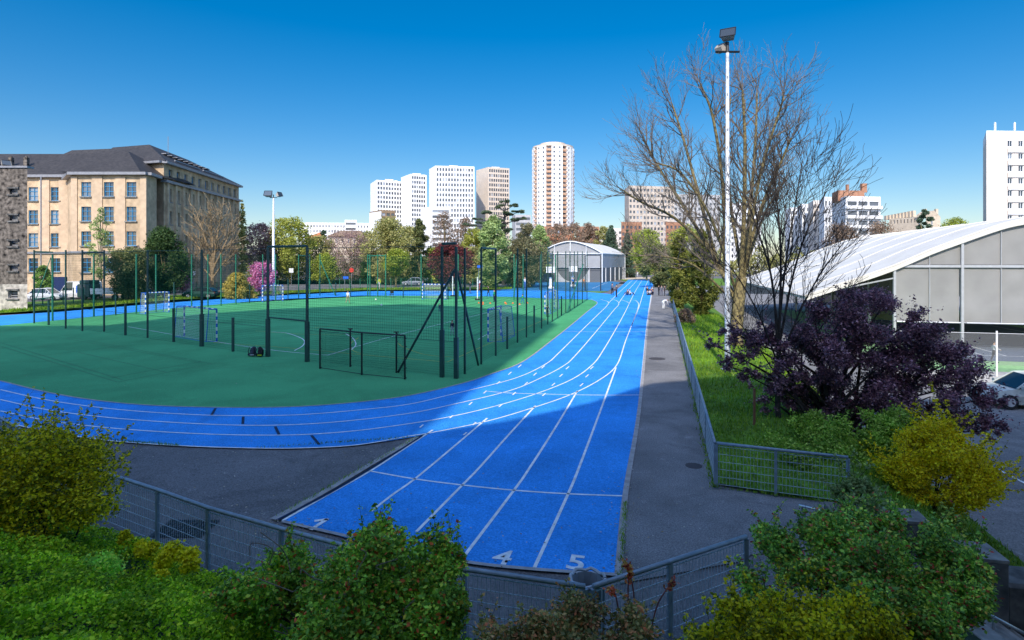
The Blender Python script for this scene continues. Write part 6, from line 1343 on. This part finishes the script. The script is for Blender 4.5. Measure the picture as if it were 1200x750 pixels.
bush('yellow_shrub','small patch of yellow foliage on the bank under the left railing','shrub', LP_([(150,633,8.5,.16),(170,643,8.2,.2),(195,652,7.9,.22),(218,656,7.6,.18),(190,676,7.4,.1)]), 3000, .045, 'lf_yellowcover', shoots=0, stems=0, flowers=(2200, .042, 'petal'))
# dense low cover over the rest of the bank
P_ = []
while len(P_) < 104000:
    px = random.uniform(-20, 930) if random.random() < .5 else random.uniform(-20, 330)
    if random.random() < .14: px = random.uniform(-420, 0)
    y = random.uniform(3.2, 13.5); x = (px-600)/F*y; d = near_y(x)-y
    if d < .35 or x > 5: continue
    hgt = .16+.3*(math.sin(x*1.9+y)*math.sin(y*2.3-x*.7)*.5+.5)+.15*math.sin(x*5.1)*math.sin(y*4.3)
    hgt *= min(1, d/.8)
    P_.append((x, y, zf(x, y)+max(.02, hgt)*random.random()**.5))
trimesh('ground_cover', leafquads(np.array(P_), .044), 4, 'lf_cover', kind='stuff')
# distant scrub masses that close the view under the tree crowns
def scrub(name, pts, n, size, m_):
    out = []
    while len(out) < n:
        i = random.randrange(len(pts)-1); s = random.random(); px = lerp(pts[i][0], pts[i+1][0], s); Y = lerp(pts[i][1], pts[i+1][1], s)+random.gauss(0,2); h = lerp(pts[i][2], pts[i+1][2], s)*(.8+.35*math.sin(px*.21)*math.sin(px*.083))
        out.append((*pxp(px, Y), h*random.random()**.7))
    trimesh(name, leafquads(np.array(out), size), 4, m_, kind='stuff')
scrub('undergrowth', [(270,150,6),(345,150,6.5),(430,150,7),(520,150,6.5),(600,150,6.5),(660,165,7)], 26000, .5, 'lf_olive')
scrub('side_undergrowth', [(-500,120,9),(-300,125,10),(-60,140,9),(60,160,8)], 9000, .6, 'lf_olive')
scrub('street_hedge', [(330,141,2),(430,141,2.2),(520,141,2),(600,141,2)], 9000, .3, 'lf_dark')
scrub('far_undergrowth', [(640,230,9),(700,230,9),(760,220,9),(830,200,9),(930,190,9),(1110,190,9)], 24000, .7, 'lf_olive')

LT = []
for k in range(900):
    px, py = random.choice([(random.gauss(733,14), random.uniform(560,690)), (random.uniform(330,760), random.uniform(540,680)), (random.uniform(120,480), random.gauss(528,5)), (random.uniform(140,420), random.uniform(530,620)), (random.uniform(745,850), random.uniform(400,640)), (random.gauss(330,30), random.gauss(618,8)), (random.uniform(0,560), random.uniform(400,500))])
    x, y, z = G(px, py); LT.append((x, y, .03))
MT['lf_litter'] = leafmat('lf_litter', [(0,(.25,.17,.08)),(.5,(.42,.34,.22)),(.8,(.5,.47,.42)),(1,(.2,.24,.06))], .1)
trimesh('leaf_litter', leafquads(np.array(LT), .05, .6)*np.array([1,1,.35])+np.array([0,0,.018]), 4, 'lf_litter', kind='stuff')
# ================================================================ camera, sky, sun
cd = bpy.data.cameras.new('camera'); cam = bpy.data.objects.new('camera', cd); COL.objects.link(cam); scene.camera = cam
cam.location = (0, 0, CAMZ); cam.rotation_euler = (math.pi/2, 0, 0); cd.sensor_width = 36; cd.sensor_fit = 'HORIZONTAL'; cd.lens = 36*F/1200
cd.shift_y = (HOR-375)/1200; cd.clip_start = .1; cd.clip_end = 10000
w = bpy.data.worlds.new('World'); scene.world = w; w.use_nodes = True; n = w.node_tree.nodes; l = w.node_tree.links; n.clear()
out = n.new('ShaderNodeOutputWorld'); bg = n.new('ShaderNodeBackground'); sky = n.new('ShaderNodeTexSky'); sky.sky_type = 'NISHITA'; sky.sun_disc = False
sky.sun_elevation = SUN_EL; sky.sun_rotation = math.pi+SUN_AZ; sky.altitude = 0; sky.air_density = 1.0; sky.dust_density = .6; sky.ozone_density = 2.5
hs = n.new('ShaderNodeHueSaturation'); hs.inputs['Saturation'].default_value = 1.7; hs.inputs['Value'].default_value = 1.24; hs.inputs['Hue'].default_value = .5
cm_ = n.new('ShaderNodeVectorMath'); cm_.operation = 'MULTIPLY'; cm_.inputs[1].default_value = (1.0,1.0,1.05); l.new(sky.outputs[0], cm_.inputs[0]); gm = n.new('ShaderNodeGamma'); gm.inputs[1].default_value = .8; l.new(cm_.outputs[0], gm.inputs[0]); l.new(gm.outputs[0], hs.inputs['Color']); 
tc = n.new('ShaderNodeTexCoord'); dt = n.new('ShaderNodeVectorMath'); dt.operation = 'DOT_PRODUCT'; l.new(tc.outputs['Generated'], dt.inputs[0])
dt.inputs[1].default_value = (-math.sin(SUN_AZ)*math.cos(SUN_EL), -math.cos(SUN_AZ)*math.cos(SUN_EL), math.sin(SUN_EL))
mr = n.new('ShaderNodeMapRange'); mr.interpolation_type = 'SMOOTHSTEP'; mr.inputs[1].default_value = .0; mr.inputs[2].default_value = .9; mr.inputs[3].default_value = 1; mr.inputs[4].default_value = 2.75; l.new(dt.outputs['Value'], mr.inputs[0])   # added fill light: unseen sky on the sun's side is brightened
tn = n.new('ShaderNodeVectorMath'); tn.operation = 'MULTIPLY_ADD'; l.new(hs.outputs[0], tn.inputs[0])
lm_ = n.new('ShaderNodeMapRange'); lm_.inputs[1].default_value = 0; lm_.inputs[2].default_value = .6; lm_.inputs[3].default_value = 0; lm_.inputs[4].default_value = 1; l.new(dt.outputs['Value'], lm_.inputs[0])
mc = n.new('ShaderNodeMix'); mc.data_type = 'RGBA'; l.new(lm_.outputs[0], mc.inputs[0]); mc.inputs[6].default_value = (1,1,1,1); mc.inputs[7].default_value = (.9,.9,1.0,1); l.new(mc.outputs[2], tn.inputs[1])
sm = n.new('ShaderNodeVectorMath'); sm.operation = 'SCALE'; l.new(tn.outputs[0], sm.inputs[0]); l.new(mr.outputs[0], sm.inputs['Scale'])

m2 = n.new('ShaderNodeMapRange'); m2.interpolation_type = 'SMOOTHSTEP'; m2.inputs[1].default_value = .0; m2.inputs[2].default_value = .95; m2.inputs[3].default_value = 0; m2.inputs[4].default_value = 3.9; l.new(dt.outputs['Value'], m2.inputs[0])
hz = n.new('ShaderNodeVectorMath'); hz.operation = 'SCALE'; hz.inputs[0].default_value = (1, .84, .46); l.new(m2.outputs[0], hz.inputs['Scale'])  # warm fill light added to the sky behind the camera, out of view
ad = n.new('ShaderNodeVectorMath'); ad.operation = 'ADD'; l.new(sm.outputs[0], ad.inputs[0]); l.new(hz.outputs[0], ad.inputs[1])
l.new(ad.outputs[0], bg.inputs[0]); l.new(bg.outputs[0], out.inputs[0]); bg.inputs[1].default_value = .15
sd = bpy.data.lights.new('sun', 'SUN'); sd.energy = 5.0; sd.angle = math.radians(.5); sd.color = (1, .93, .82); so = bpy.data.objects.new('sun', sd); COL.objects.link(so)
d = Vector((math.sin(SUN_AZ)*math.cos(SUN_EL), math.cos(SUN_AZ)*math.cos(SUN_EL), -math.sin(SUN_EL))); so.rotation_euler = d.to_track_quat('-Z', 'Y').to_euler(); so.location = (-20, -40, 60)
vs = scene.view_settings; scene.display_settings.display_device = 'sRGB'; vs.view_transform = 'Standard'; vs.look = 'None'; vs.exposure = 0; vs.gamma = 1
scene.cycles.use_denoising = True; scene.cycles.max_bounces = 6; scene.cycles.transparent_max_bounces = 24; scene.cycles.caustics_reflective = False; scene.cycles.caustics_refractive = False
